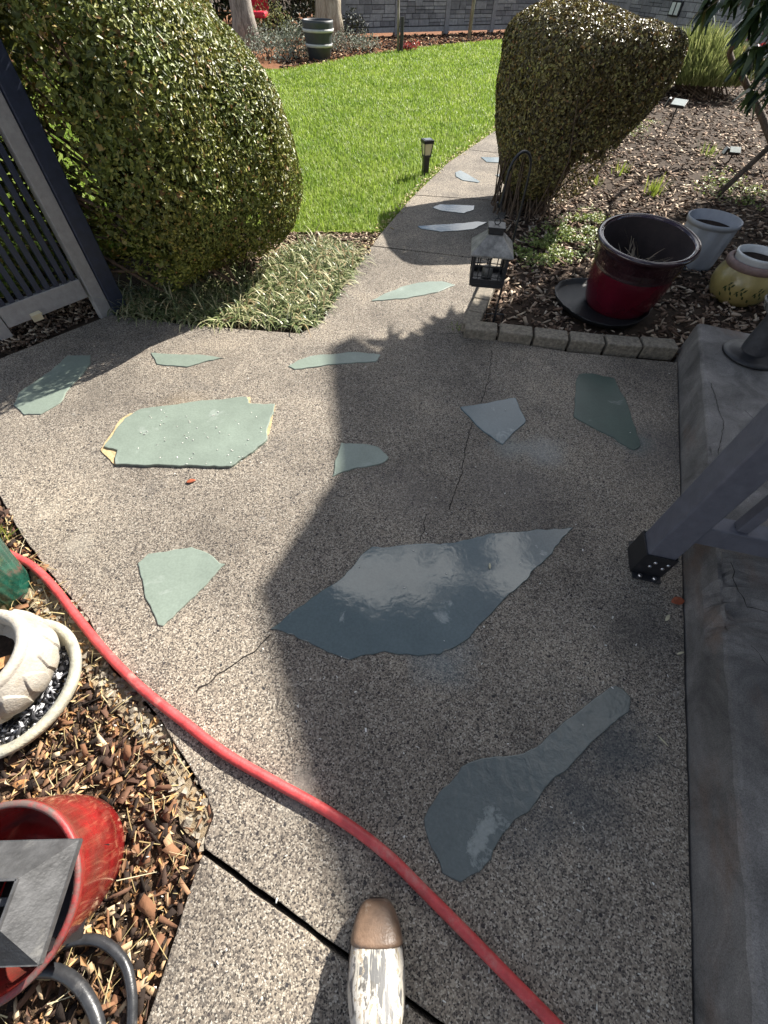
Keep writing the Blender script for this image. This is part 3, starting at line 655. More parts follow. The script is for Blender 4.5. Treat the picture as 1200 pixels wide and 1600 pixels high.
# left hedge: a rounded front body and a taller one behind it
hc = Vector((-1.2, 3.03, 0))
hedge = thing('clipped_hedge', 'large rounded clipped hedge standing between the gate and the lawn', 'hedge', (hc.x, hc.y, 0))
def ang2(t): return (math.cos(t), math.sin(t), 0), (-math.sin(t), math.cos(t), 0)
hu, hv = ang2(.29)
lv = []
for (cx, cy), a_, b_, h_, n_, nb, ex_, fl in (((-1.25, 3.32), .58, .84, 1.11, 48000, 9000, 2.6, 1), ((-1.98, 3.2), 1.08, 1.25, 1.33, 130000, 26000, 3.2, .95)):
    for q, cnt, dep, L_, W_, sp_ in ((1, n_, .09, .0255, .013, .85), (.9, nb, .5, .05, .03, 1.6)):
        P, N = shrub_shell(cnt, (cx, cy), hu, hv, a_*q, b_*q, h_*(.5+.5*q), (.05 if cx < -1.5 else .02), ex_, .04, dep); hol = np.sin(P[:, 0]*13+2*np.sin(P[:, 1]*9))*np.sin(P[:, 2]*12+2*np.sin(P[:, 0]*7))*np.sin(P[:, 1]*11+1); lo_k = (P[:, 2] > .12+.12*RNG.uniform(0, 1, len(P))) & (RNG.uniform(0, 1, len(P)) < np.clip(1.15-1.3*np.maximum(0, hol), .25, 1)); P, N = P[lo_k], N[lo_k]
        dx = (P[:, 0]-cx)*hu[0]+(P[:, 1]-cy)*hu[1]; m_ = dx < 0
        P[m_, 0] += dx[m_]*(fl-1)*hu[0]; P[m_, 1] += dx[m_]*(fl-1)*hu[1]
        g0 = G(163, 487); rel = P[:, :2]-np.array([g0.x, g0.y]); al = rel@np.array([-.66, -.75]); ac = rel@np.array([.75, -.66])
        near = (al > -.3) & (al < .3) & (ac > -.12); lim = np.clip((al+.3)/.14, 0, 1)     # foliage pressed back by the gate post
        tgt = -.12-.1*RNG.uniform(0, 1, len(P)); sh = np.where(near, (tgt-ac)*lim, 0)
        P[:, 0] += sh*.75; P[:, 1] -= sh*.66; ac = ac+sh
        ok_ = ~((al > -.16) & (ac > -.1)) & ~((P[:, 0] < -2.3) & (P[:, 2] < .5)); P, N = P[ok_], N[ok_]
        lv.append(leaves(P, N, L_, W_, sp_))
        if q == .9 and cx > -2: P2 = P
npobj('crown', *merge(*lv), 'boxleaf', hedge)
obj('stem', stems(hc, P2[:4000], 50, .016, .4), 'twig', hedge, True)
# right bush
bu, bv = (.955, .296, 0), (-.296, .955, 0)
bc = Vector((1.22, 4.52, 0))
bush = thing('clipped_bush', 'flat topped clipped bush with bare leaning stems beside the narrow path', 'bush', (bc.x, bc.y, 0))
P, N = shrub_shell(52000, bc, bu, bv, .64, .66, 1.1, .02, 4.5, .56, .14, (.22, .28))
keep = ~((P[:, 2] < .45) & (P[:, 0]-bc.x > .02+.25*P[:, 2]) & (RNG.uniform(0, 1, len(P)) < .8)) & (RNG.uniform(0, 1, len(P)) < np.clip(.5+P[:, 2]*.8, 0, 1))
P, N = P[keep], N[keep]
vf1 = leaves(P, N, .03, .016, .9)
P2, N2 = shrub_shell(9000, bc, bu, bv, .58, .6, 1.02, .05, 3.6, .56, .55, (.22, .28))
k2 = P2[:, 2] > .35
npobj('crown', *merge(vf1, leaves(P2[k2], N2[k2], .045, .026, 1.6)), 'boxleaf_brown', bush)
obj('stem', stems(bc+Vector((-.12, -.1, 0)), P[P[:, 2] > .4], 230, .0075, .3, .2), 'twig', bush, True)

# ---------------------------------------------------------------- lawn grass, border grass
W0 = scatter(lawn_poly, 420000); d = np.hypot(W0[:, 0], W0[:, 1])
pk = np.clip(1.25*(5.0/np.maximum(d, 3.2))**1.25, .05, 1); pk *= (W0[:, 0] > -3.4-.0*d) | (d > 7)
pk = pk*np.where((W0[:, 0] < -5), .3, 1)
W0 = W0[RNG.uniform(0, 1, len(W0)) < pk]; d = np.hypot(W0[:, 0], W0[:, 1]); n = len(W0)
cl = .6+.4*np.sin(W0[:, 0]*9+3*np.sin(W0[:, 1]*4))*np.sin(W0[:, 1]*8+1)
D = np.stack([RNG.normal(0, .45, n), RNG.normal(0, .45, n), np.ones(n)], 1)
V, Fc = blades(np.column_stack([W0, np.full(n, -.016)]), D, RNG.uniform(.026, .052, n)*(.85+.3*cl), .004+.001*d, .3, 2)
tag(npobj('grass', V, Fc, 'blade'), 'bright green mown lawn grass', kind='stuff')
lir_sun = px([(372, 478), (372, 500), (470, 512), (497, 500), (560, 412), (556, 388), (490, 376), (430, 398), (392, 440)])
lir_shade = px([(178, 462), (176, 490), (300, 503), (372, 506), (400, 440), (380, 425), (280, 440)])
for poly, cnt, lb in ((lir_sun, 3600, 'sunlit clump of variegated border grass at the path edge'), (lir_shade, 2200, 'border grass in shade along the foot of the hedge')):
    W0 = scatter(poly, cnt); n = cnt; a = RNG.uniform(0, 6.28, n); q = RNG.uniform(.3, 1.3, n)
    D = np.stack([np.cos(a)*q+.15, np.sin(a)*q-.2, np.ones(n)], 1)
    V, Fc = blades(np.column_stack([W0, np.full(n, -.02)]), D, RNG.uniform(.09, .2, n), RNG.uniform(.006, .012, n), RNG.uniform(.25, .75, n), 5)
    tag(npobj('border_grass', V, Fc, 'liriope'), lb, kind='stuff')
# bare soil strip chips behind border grass and under the hedge
strip = px([(372, 430), (440, 362), (595, 362), (560, 408), (470, 378)])
W0 = np.concatenate([scatter(strip, 1500), scatter(px([(28, 540), (165, 480), (175, 440), (60, 480), (-40, 540)]), 900), scatter(lir_shade, 700)]); n = len(W0)
V, Fc = chips(np.column_stack([W0, RNG.uniform(-.03, .0, n)]), RNG.uniform(.015, .05, n), RNG.uniform(.006, .018, n), RNG.uniform(.003, .008, n))
under = MB().prism(rough_poly(px([(20, 545), (170, 488), (470, 516), (500, 500), (597, 360), (450, 358), (250, 380), (60, 440), (-60, 520)]), .05, .008), -.055, -.03)
tag(obj('hedge_bed', under, 'ground'), kind='structure')
tag(npobj('bark_mulch', V, Fc, 'chips'), 'thin bark mulch under the hedge and border grass', kind='stuff')

# ---------------------------------------------------------------- mulch
near_bed = [p for p in rb_poly]
W0 = scatter(rb_poly, 150000); d = np.hypot(W0[:, 0], W0[:, 1])
W0 = W0[(RNG.uniform(0, 1, len(W0)) < np.clip((3.6/np.maximum(d, 2))**1.6, .04, 1)*.95) & (W0[:, 0] < 1.2+.62*W0[:, 1]) & (d < 14)]
for q_, r_ in ((G(948, 478), .32), (G(1080, 408), .14), (G(1146, 462), .15)): W0 = W0[np.hypot(W0[:, 0]-q_.x, W0[:, 1]-q_.y) > r_]
n = len(W0); d = np.hypot(W0[:, 0], W0[:, 1])
V, Fc = chips(np.column_stack([W0, RNG.uniform(-.025, .012, n)]), RNG.uniform(.02, .065, n)*(1+.05*d), RNG.uniform(.007, .022, n)*(1+.06*d), RNG.uniform(.003, .009, n), .3)
tag(npobj('bark_mulch', V, Fc, 'chips'), 'dry bark mulch covering the right bed', kind='stuff')
W0 = scatter(lb_poly, 42000); W0 = W0[(W0[:, 0] > -1.75) & (W0[:, 1] > -.75)]
dp = inside(px([(40, 880), (75, 893), (135, 968), (172, 1045), (245, 1122), (275, 1172), (322, 1245), (332, 1275), (316, 1330), (280, 1290), (255, 1200), (200, 1130), (135, 1060), (90, 990), (30, 930)]), W0)
W0 = W0[~dp | (RNG.uniform(0, 1, len(W0)) < .1)]; n = len(W0); sz = RNG.uniform(0, 1, n)**3.2; asp = RNG.uniform(.3, 1.1, n)
ln = .005+.05*sz
va = chips(np.column_stack([W0, RNG.uniform(-.032, -.004, n)+.012*sz]), ln, np.maximum(.002, ln*asp*(.85-.3*sz)), .0006+.0016*RNG.uniform(0, 1, n)*(.3+sz), .34)
W1 = scatter(lb_poly, 8500); W1 = W1[(W1[:, 0] > -1.7) & (W1[:, 1] > -.7)]; n = len(W1)
vb = leaves(np.column_stack([W1, RNG.uniform(-.014, .004, n)]), np.tile([0, 0, 1.], (n, 1)), .026, .009, 1.3, .5)
V, Fc = va
tag(npobj('bark_mulch', V, Fc, 'chips_near'), 'bark mulch and litter covering the bed beside the hose', kind='stuff')
tag(npobj('leaf_litter', *vb, 'dryleaves'), 'crumpled dry leaf litter on the bed beside the hose', kind='stuff')
W0 = scatter(lb_poly, 3200); W0 = W0[(W0[:, 0] > -1.5) & (W0[:, 1] > -.6)][:1000]; n = len(W0); a = RNG.uniform(0, 6.28, n)
V, Fc = blades(np.column_stack([W0, RNG.uniform(-.01, .016, n)]), np.stack([np.cos(a), np.sin(a), RNG.uniform(.0, .25, n)], 1), RNG.uniform(0, 1, n)**2.2*.085+.012, RNG.uniform(.0008, .003, n), .12, 3, .5)
tag(npobj('straw', V, Fc, 'straw'), 'pale straw scattered on the bed beside the hose', kind='stuff')
W0 = scatter(lawn_far+[G(790, 50), G(540, 60), G(440, 80)], 2600); n = len(W0)
V, Fc = chips(np.column_stack([W0, RNG.uniform(-.01, .02, n)]), RNG.uniform(.04, .12, n), RNG.uniform(.02, .05, n), .01, .3)
tag(npobj('bark_mulch', V, Fc, 'chips_near'), 'reddish bark mulch along the far fence', kind='stuff')
# dry leaf litter where lawn meets path
edge = []
for i in range(len(pathL)-3):
    a, b = pathL[i+1], pathL[i+2]
    for _ in range(int((b-a).length*90)): t = random.random(); p = a.lerp(b, t); edge.append((p.x+random.gauss(-.035, .03), p.y+random.gauss(0, .02), random.uniform(-.01, .012)))
V, Fc = chips(np.array(edge), RNG.uniform(.015, .04, len(edge)), RNG.uniform(.008, .02, len(edge)), .003, .4)
tag(npobj('leaf_litter', V, Fc, 'straw'), 'dry leaf litter along the lawn edge', kind='stuff')

# ---------------------------------------------------------------- paver edging
edging = thing('paver_edging', 'row of weathered paver bricks edging the mulch bed', 'edging', G(715, 525))
fa, fb = G(722, 527, .0), G(1056, 562, .0); fd = (fb-fa)/6; fn = Vector((-fd.y, fd.x, 0)).normalized()
for i in range(6):
    c = fa+fd*(i+.5)+fn*(.05+(.0 if i < 5 else .02)); a = random.uniform(-.03, .03)+(.04 if i == 5 else 0)
    dd = Matrix.Rotation(a, 3, 'Z')@fd.normalized(); d2 = Vector((-dd.y, dd.x, 0)); tl = Vector((0, 0, 1))+d2*random.uniform(-.08, .04); tl.normalize()
    obj('brick', MB().obox(c+Vector((0, 0, .012+random.uniform(-.004, .004))), dd*(fd.length/2-.007), d2*.052, tl*.042), 'brick', edging, bevel=.008)
sa, sb = G(720, 518), G(756, 440); sd = (sb-sa)/4; sn = Vector((sd.y, -sd.x, 0)).normalized()
for i in range(7):
    c = sa+sd*(i+.5)+sn*.045; obj('brick', MB().obox(c+Vector((0, 0, .01+random.uniform(-.006, .006))), sd*.485, sn*.048, (0, 0, .04)), 'brick', edging, bevel=.008)

# ---------------------------------------------------------------- gate
gA, gB = G(163, 487), G(18, 548)
gd = (gB-gA).normalized(); gn = Vector((-gd.y, gd.x, 0));
if gn.x < 0: gn = -gn
gate = thing('picket_gate', 'dark grey metal picket gate beside the hedge', 'gate', gA)
def post(c, h, w, m, parent): return obj('post', MB().obox((c.x, c.y, h/2-.02), gd*w/2, gn*w/2, (0, 0, h/2+.02)), m, parent, bevel=.004)
pB = gA+gd*.52
obj('stile', MB().obox((gA.x, gA.y, .95), gd*.036, gn*.03, (0, 0, 1.0)), 'gate', gate, bevel=.004)
fp = gA-gd*.083; obj('post', MB().obox((fp.x, fp.y, .95), gd*.044, gn*.044, (0, 0, 1.0)), 'gate_shaded_navy', gate, bevel=.005)
obj('stile', MB().obox((pB.x, pB.y, 1.0), gd*.03, gn*.02, (0, 0, .93)), 'gate', gate, bevel=.003)
mid = (gA+pB)/2
obj('rail', MB().obox(Vector((mid.x, mid.y, .16))+gd*.007, gd*.218, gn*.016, (0, 0, .05)), 'gate', gate, bevel=.003)
obj('rail', MB().obox(Vector((mid.x, mid.y, 1.75))+gd*.007, gd*.218, gn*.016, (0, 0, .05)), 'gate', gate, bevel=.003)
for i in range(9):
    c = gA+gd*(.073+.0465*i)
    obj('picket', MB().obox((c.x, c.y, .955), gd*.0135, gn*.011, (0, 0, .744)), 'gate_shaded_navy', gate, bevel=.002)
c = gA+gd*.34+gn*.021
br = obj('bracket', MB().obox((c.x, c.y, .115), gd*.026, gn*.005, (0, 0, .02)).obox((c.x+gn.x*.015, c.y+gn.y*.015, .138), gd*.026, gn*.018, (0, 0, .003)), 'cream', gate, bevel=.002)

# ---------------------------------------------------------------- railing on the right
q0, q1 = G(984, 893), G(1029, 903); rx = (q1-q0).normalized(); ry = Vector((-rx.y, rx.x, 0))
pw = .094; pc0 = q0+rx*(pw/2+.006)+ry*(pw/2+.006)
railing = thing('porch_railing', 'slate painted railing post in a black steel base on the concrete', 'railing', pc0)
obj('post', MB().obox((pc0.x, pc0.y, .55), rx*pw/2, ry*pw/2, (0, 0, .45)), 'rail', railing, bevel=.006)
bs = MB(); t = .003; hw = pw/2+.006
bs.obox((pc0.x, pc0.y, .094), rx*hw, ry*hw, (0, 0, .003))
for s in (-1, 1):
    bs.obox(pc0+ry*s*(hw-t/2)+Vector((0, 0, .06)), rx*hw, ry*t/2, (0, 0, .06)); bs.obox(pc0+rx*s*(hw-t/2)+Vector((0, 0, .06)), rx*t/2, ry*(hw-t), (0, 0, .06))
bk = obj('post_base', bs, 'black', railing, bevel=.001)
for s in (-1, 1): obj('flange', MB().obox(pc0+ry*s*(hw+.014)+Vector((0, 0, .006)), rx*(hw-.004), ry*.014, (0, 0, .0025)), 'black', bk, bevel=.001)
for ax in (-.012, .03):
    for zz in (.058, .084):
        c = pc0-ry*(hw+.001)+rx*(ax+(.006 if zz > .07 else 0))+Vector((0, 0, zz)); obj('screw', MB().lathe([(0, .004), (.004, .0035), (.0065, .001), (.007, 0)], 12, c, -ry), 'steel', bk, True)
for ax in (-.025, .025):
    c = pc0-ry*(hw+.016)+rx*ax+Vector((0, 0, .009)); obj('anchor_bolt', MB().lathe([(0, .009), (.006, .009), (.008, .006), (.008, 0)], 6, c), 'steel', bk)
rz = .245
c = pc0+rx*(pw/2+1.0); obj('rail', MB().obox((c.x, c.y, rz), rx*1.0, ry*.03, (0, 0, .042)), 'rail', railing, bevel=.004)
obj('rail', MB().obox((c.x, c.y, .93), rx*1.0, ry*.045, (0, 0, .03)), 'rail', railing, bevel=.004)
for i in range(9):
    c = pc0+rx*(pw/2+.105+.115*i); obj('baluster', MB().obox((c.x, c.y, (rz+.042+.9)/2), rx*.018, ry*.018, (0, 0, (.9-rz-.042)/2)), 'rail', railing, bevel=.003)

# ---------------------------------------------------------------- red hose
def smooth_path(pts, per=10):
    pts = [Vector(p) for p in pts]; out = []
    for i in range(len(pts)-1):
        p0, p1, p2, p3 = pts[max(i-1, 0)], pts[i], pts[i+1], pts[min(i+2, len(pts)-1)]
        for j in range(per):
            t = j/per; out.append(.5*((2*p1)+(p2-p0)*t+(2*p0-5*p1+4*p2-p3)*t*t+(3*p1-p0-3*p2+p3)*t**3))
    return out+[pts[-1]]
hz = .0135
hp = [(-330, 640), (-200, 700), (-120, 752), (-60, 800), (-20, 848), (20, 868), (50, 884), (82, 915), (122, 966), (168, 1022), (222, 1076), (290, 1130), (350, 1176), (420, 1217), (500, 1261), (560, 1300), (612, 1342), (662, 1392), (722, 1452), (792, 1524), (872, 1606), (960, 1700), (1010, 1830)]
tag(obj('garden_hose', MB().tube(smooth_path([G(x, y, hz) for x, y in hp], 12), .0132, 14), 'hose', smooth=True), 'faded red garden hose curving across the concrete', 'hose')

# ---------------------------------------------------------------- boot
bt = G(589, 1408, .035); bd = Vector((.03, -1, 0)).normalized(); bs_ = Vector((-bd.y, bd.x, 0))
boot = thing('boot', 'muddy camouflage rubber boot with a brown toe, pointing at the path', 'boot', (bt.x, bt.y, 0))
def boot_sec(s, hw, h, z0, n=20, fl=2.6):
    out = []
    for j in range(n):
        a = 2*math.pi*j/n; cx, sz = math.cos(a), math.sin(a)
        x = hw*math.copysign(abs(cx)**(2/fl), cx); z = h/2*math.copysign(abs(sz)**(2/2.3), sz)+h/2+z0
        out.append(bt+bd*s+bs_*x+Vector((0, 0, z-bt.z)))
    return out
def loft(secs, cap=True):
    n = len(secs[0]); mb = MB(); vs = [p for s in secs for p in s]; fs = []
    for i in range(len(secs)-1):
        for j in range(n): fs.append((i*n+j, i*n+(j+1) % n, (i+1)*n+(j+1) % n, (i+1)*n+j))
    if cap: fs += [tuple(range(n-1, -1, -1)), tuple((len(secs)-1)*n+j for j in range(n))]
    return mb.add(vs, fs)
foot = [(0, .022, .028), (.008, .033, .04), (.022, .042, .052), (.045, .0505, .066), (.08, .0585, .081), (.115, .062, .094), (.15, .06, .107), (.19, .047, .118), (.225, .044, .128)]
secs = [boot_sec(s, w_, h_, .014) for s, w_, h_ in foot]
# shaft: horizontal rings behind the instep, blended by leaning the sections
for zt, s0, hw, hl in ((.15, .262, .048, .06), (.19, .268, .05, .058)):
    ring = []
    for j in range(20):
        a = 2*math.pi*j/20; ring.append(bt+bd*(s0-math.sin(a)*hl)+bs_*math.cos(a)*hw+Vector((0, 0, zt-bt.z-(.03 if zt < .16 else 0)*max(0, -math.sin(a)))))
    secs.append(ring)
up = obj('upper', loft(secs, False), 'camo', boot, True); md = up.modifiers.new('round', 'SUBSURF'); md.levels = 2; md.render_levels = 2
tc_ = [boot_sec(s-.003, w_+.0035, h_+.004, .012) for s, w_, h_ in ((0, .014, .02),)+tuple(foot[:4])+((.06, .0545, .0745), (.078, .0575, .0815))]
tp = obj('toe_cap', loft(tc_), 'toe', boot, True); md = tp.modifiers.new('round', 'SUBSURF'); md.levels = 2; md.render_levels = 2
so_ = []
for s, hw in ((-.004, .014), (.006, .034), (.03, .049), (.075, .06), (.11, .0625), (.16, .052), (.22, .045), (.28, .045), (.315, .036), (.328, .02)): so_.append((s, hw))
poly = [bt+bd*s+bs_*h_ for s, h_ in so_]+[bt+bd*s-bs_*h_ for s, h_ in so_[::-1]]
obj('sole', MB().prism(poly, .001, .022, True), 'sole', boot, bevel=.003)

# ---------------------------------------------------------------- pots, left bed
def pot_profile(rb, rt, h, wall, lip=.0, floor=.6):
    return [(0, .004), (rb*.6, .002), (rb, 0), (rb+(rt-rb)*.5, h*.5), (rt, h-lip*1.6), (rt+lip*.6, h-lip*1.2), (rt+lip*.6, h), (rt-wall*.4, h+.003), (rt-wall, h-.004), (rt-wall-.004, h*.85), (rb+(rt-rb)*floor-wall, h*floor), (0, h*floor)]
# green ribbed pot
gp = G(-3, 922); gpt = thing('green_pot', 'dark green ribbed glazed pot at the bed edge', 'pot', (gp.x, gp.y, -.02))
obj('body', MB().lathe([(0, 0), (.07, 0), (.088, .003), (.096, .012), (.1, .05), (.115, .14), (.13, .22), (.135, .24), (.128, .243), (.12, .235), (.11, .16), (0, .16)], 120, (gp.x, gp.y, -.02), fn=lambda a, i, z: 1+(.018*math.sin(a*30+z*60) if 2 < i < 7 else 0)), 'greenpot', gpt, True)
obj('soil', MB().lathe([(.115, .19), (.08, .197), (0, .2)], 24, (gp.x, gp.y, -.02)), 'soil', gpt, True)
# saucer and white carved pot
sc_ = G(24, 1078); sau = thing('stone_saucer', 'weathered grey saucer bowl under the white carved pot', 'saucer', (sc_.x, sc_.y, -.025))
obj('bowl', MB().lathe([(0, 0), (.12, 0), (.165, .012), (.195, .05), (.204, .075), (.201, .083), (.19, .086), (.178, .082), (.17, .068), (.15, .03), (0, .022)], 64, (sc_.x, sc_.y, -.025)), 'saucer', sau, True)
W0 = RNG.normal(0, 1, (900, 2)); W0 = W0/np.linalg.norm(W0, axis=1)[:, None]*np.sqrt(RNG.uniform(.36, 1, 900))[:, None]*.165+np.array([sc_.x, sc_.y])
V, Fc = chips(np.column_stack([W0, RNG.uniform(.0, .03, 900)]), RNG.uniform(.012, .04, 900), RNG.uniform(.006, .014, 900), .005, .4)
gl = islands('black_and_white_gravel', [(0, (.01, .01, .012)), (.62, (.03, .03, .035)), (.66, (.5, .5, .52)), (1, (.62, .62, .63))], .6); M['bw'] = gl
tag(npobj('gravel', V, Fc, 'bw', sau), kind='stuff')
wp = G(26, 1060); zb = .0
wpt = thing('white_pot', 'white carved clay pot with petal relief, leaves inside', 'pot', (wp.x, wp.y, zb))
def sstep(x): x = min(1, max(0, x)); return x*x*(3-2*x)
def petal(a, i, z):
    t = (z-.012)/.15
    if t < 0 or t > 1.15: return 1
    k = abs(((a*15/(2*math.pi)) % 1)-.5)*2                       # 0 at the middle of a petal
    wd = .9*min(1, (t+.12)**.55)                                 # pointed foot, broad shoulder
    top = 1-.5*k*k                                               # rounded top
    return 1+.04*sstep((wd-k)/.05)*sstep((top+.0-t)/.03)*(.55+.45*t)-.012*math.sin(min(1, max(0, t))*math.pi)+.0016*math.sin(z*900)
prof = [(0, 0), (.08, 0), (.095, .006)]+[(.098+.064*math.sin(min(1, i/70)**.8*math.pi*.78), .01+.172*i/70) for i in range(71)]
prof += [(.141, .19), (.138, .198), (.13, .203), (.12, .202), (.113, .196), (.11, .185), (.108, .14), (0, .13)]
obj('body', MB().lathe(prof, 720, (wp.x, wp.y, zb), fn=petal), 'whitestone', wpt, True)
obj('soil', MB().lathe([(.104, .135), (.05, .142), (0, .146)], 24, (wp.x, wp.y, zb)), 'soil', wpt, True)
def leaf_mesh(c, L, W, a, curl=.3, tilt=0.):
    mb = MB(); n = 7; vs = []
    for i in range(n):
        t = i/(n-1); w_ = W/2*math.sin(math.pi*min(.98, .04+t*.96))**.8
        x = (t-.5)*L
        for s in (-1, 0, 1):
            vs.append(Vector((x, s*w_, abs(s)*w_*curl+.25*curl*L*(t-.5)**2+.002)))
    R = Matrix.Rotation(a, 3, 'Z')@Matrix.Rotation(tilt, 3, 'Y')
    fs = []
    for i in range(n-1):
        for k in (0, 1): fs.append((i*3+k, (i+1)*3+k, (i+1)*3+k+1, i*3+k+1))
    return mb.add([Vector(c)+R@v for v in vs], fs)
lf = G(2, 1040, .16); tag(obj('fallen_leaf', leaf_mesh(lf, .07, .035, 1.2, .5, .3), 'deadleaf', smooth=True, solid=.001), 'curled orange dry leaf lying inside the white carved pot', 'leaf')
# red glazed pot with lantern top inside, leaning a little
rb_ = G(116, 1336, -.02); rtp = G(-14, 1408, .225)
ax = (rtp-rb_); H = ax.length
red = thing('red_pot', 'shiny red glazed pot holding a grey metal lantern', 'pot', rb_)
obj('body', MB().lathe([(0, 0), (.1, 0), (.122, .005), (.13, .02), (.144, H*.3), (.155, H*.65), (.163, H*.93), (.165, H*.97), (.163, H), (.157, H+.002), (.152, H-.004), (.146, H*.7), (.13, H*.3), (0, H*.2)], 96, rb_, ax), 'redglaze', red, True)
obj('rim', MB().lathe([(.1628, H-.004), (.1655, H-.001), (.1635, H+.003), (.158, H+.0045), (.153, H+.002), (.1525, H-.004)], 96, rb_, ax), 'rimclay', red, True)
# lantern in the red pot
cA, cB = G(122, 1312, .265), G(58, 1508, .265)
ed = (cB-cA); S = ed.length; ed.normalize(); ew = Vector((ed.y, -ed.x, 0));
if ew.x > 0: ew = -ew
lc = (cA+cB)/2+ew*S/2
lan = thing('metal_lantern', 'grey metal lantern with a hollow square top, set in the red pot', 'lantern', (lc.x, lc.y, .2))
hs = S*.19; zt = .262+.06; zc = .262
def quad_ring(c, half, z): return [Vector((c.x, c.y, z))+ed*i*half+ew*j*half for i, j in ((-1, -1), (1, -1), (1, 1), (-1, 1))]
lo, hi = quad_ring(lc, S/2, zc), quad_ring(lc, hs, zt)
for i in range(4):
    j = (i+1) % 4; a, b, c_, d_ = lo[i], lo[j], hi[j], hi[i]
    obj('roof_panel', MB().add([a, b, c_, d_], [(0, 1, 2, 3)]), 'slategrey', lan, solid=-.004)
fr = MB()
for i in range(4):
    fr.bar(lo[i]-Vector((0, 0, .006)), lo[(i+1) % 4]-Vector((0, 0, .006)), .004, .012); fr.bar(hi[i], hi[(i+1) % 4], .004, .008)
obj('trim', fr, 'slategrey', lan)
l2 = quad_ring(lc, S/2*.8, zc-.002)
for p in l2: obj('leg', MB().bar(p-Vector((0, 0, .15)), p, .014, .014), 'black', lan)
c6 = Vector((lc.x, lc.y, zc-.15)); obj('floor', MB().obox(c6, ed*S*.42, ew*S*.42, (0, 0, .004)), 'black', lan)  # black plate added to keep the top hole dark
for p_, q_ in zip(hi, hi[1:]+hi[:1]): obj('dark_hole_wall', MB().bar(p_-Vector((0, 0, .035)), q_-Vector((0, 0, .035)), .004, .06), 'black', lan)  # black walls added below the rim so the hole reads dark
obj('crossbar', MB().bar((hi[0]+hi[1])/2-Vector((0, 0, .03)), (hi[2]+hi[3])/2-Vector((0, 0, .03)), .012, .006), 'slategrey', lan)
c7 = Vector((lc.x, lc.y, zc-.02)); obj('dark_hole_plate', MB().obox(c7, ed*hs*1.1, ew*hs*1.1, (0, 0, .002)), 'black', lan)  # black sheet added under the hole in place of its shade
# black hose loops
def hose(pts, r, lb):
    return tag(obj('black_hose', MB().tube(smooth_path([G(x, y, z) for x, y, z in pts], 10), r, 12), 'blackhose', smooth=True), lb, 'hose')
hose([(40, 1500, .0), (80, 1484, .0), (120, 1470, .01), (160, 1472, .014), (193, 1502, .014), (205, 1545, .012), (206, 1600, .01), (200, 1700, .01)], .0105, 'outer loop of thin black hose beside the red pot')
hose([(0, 1560, .012), (40, 1526, .018), (80, 1516, .022), (118, 1535, .022), (145, 1575, .02), (158, 1625, .015), (165, 1720, .01)], .0125, 'inner thicker black hose bend below the red pot')

# ---------------------------------------------------------------- pots, right bed
tray_c = G(938, 478); tray = thing('plastic_tray', 'black plastic saucer tray under the burgundy pot', 'tray', (tray_c.x, tray_c.y, 0))
obj('tray_body', MB().lathe([(0, .004), (.27, .004), (.28, .006), (.296, .03), (.302, .031), (.298, .024), (.286, .0), (0, -.002)], 40, (tray_c.x, tray_c.y, .012), fn=lambda a, i, z: 1+.05*math.sin(a*3+.6)+.012*math.sin(a*17)), 'plastic_black', tray, True)
bp_ = G(960, 478); bz = .018; bax = Vector((-.02, -.11, 1))
bur = thing('burgundy_pot', 'large burgundy glazed pot with a dark plum rim', 'pot', (bp_.x, bp_.y, bz))
obj('body', MB().lathe([(0, 0), (.17, 0), (.19, .006), (.203, .03), (.226, .12), (.236, .2), (.237, .25)], 80, (bp_.x, bp_.y, bz), bax), 'burgundy', bur, True)
pr = [(.237, .25), (.238, .262), (.235, .268), (.241, .276), (.238, .283), (.244, .291), (.241, .298), (.246, .306), (.25, .34), (.262, .366), (.274, .375), (.28, .386), (.277, .397), (.266, .401), (.25, .398), (.243, .388)]
obj('rim', MB().lathe(pr, 80, (bp_.x, bp_.y, bz), bax), 'burgundy_rim', bur, True)
obj('inner_wall', MB().lathe([(.243, .388), (.236, .33), (.21, .2), (.2, .15)], 64, (bp_.x, bp_.y, bz), bax), 'inner_dark', bur, True)
obj('soil', MB().lathe([(.212, .16), (.12, .165), (0, .17)], 32, (bp_.x, bp_.y, bz), bax), 'soil', bur, True)
n = 46; a = RNG.uniform(0, 6.28, n)
V, Fc = blades(np.column_stack([bp_.x+RNG.normal(0, .05, n), bp_.y+RNG.normal(0, .05, n), np.full(n, bz+.16)]), np.stack([np.cos(a)*.8+.2, np.sin(a)*.8, RNG.uniform(.5, 1.8, n)], 1), RNG.uniform(.12, .27, n), RNG.uniform(.008, .016, n), .25, 4)
M['dead'] = islands('dead_blade', [(0, (.16, .12, .08)), (1, (.4, .32, .22))], .7, .1, single=True)
dp_ = thing('dead_plant', 'withered grey plant stubs inside the burgundy pot', 'plant', (bp_.x, bp_.y, bz+.2)); each('leaf', V, Fc, 10, 'dead', dp_)
pp = G(1080, 408); pal = thing('nursery_pot', 'pale ribbed plastic nursery pot behind the burgundy pot', 'pot', (pp.x, pp.y, -.02))
obj('body', MB().lathe([(0, 0), (.13, 0), (.142, .005), (.145, .03), (.165, .26), (.163, .27), (.175, .272), (.177, .3), (.172, .303), (.166, .3), (.155, .22), (0, .2)], 96, (pp.x, pp.y, -.02), fn=lambda a, i, z: 1+(.02*math.copysign(abs(math.sin(a*9))**.5, math.sin(a*9)) if 2 < i < 5 else 0)), 'pale', pal, True)
obj('soil', MB().lathe([(.158, .24), (.1, .248), (0, .25)], 24, (pp.x, pp.y, -.02)), 'soil', pal, True)
yp = G(1146, 462); yel = thing('yellow_crock', 'yellow glazed crock painted with dark leaves, mauve collar', 'pot', (yp.x, yp.y, -.02))
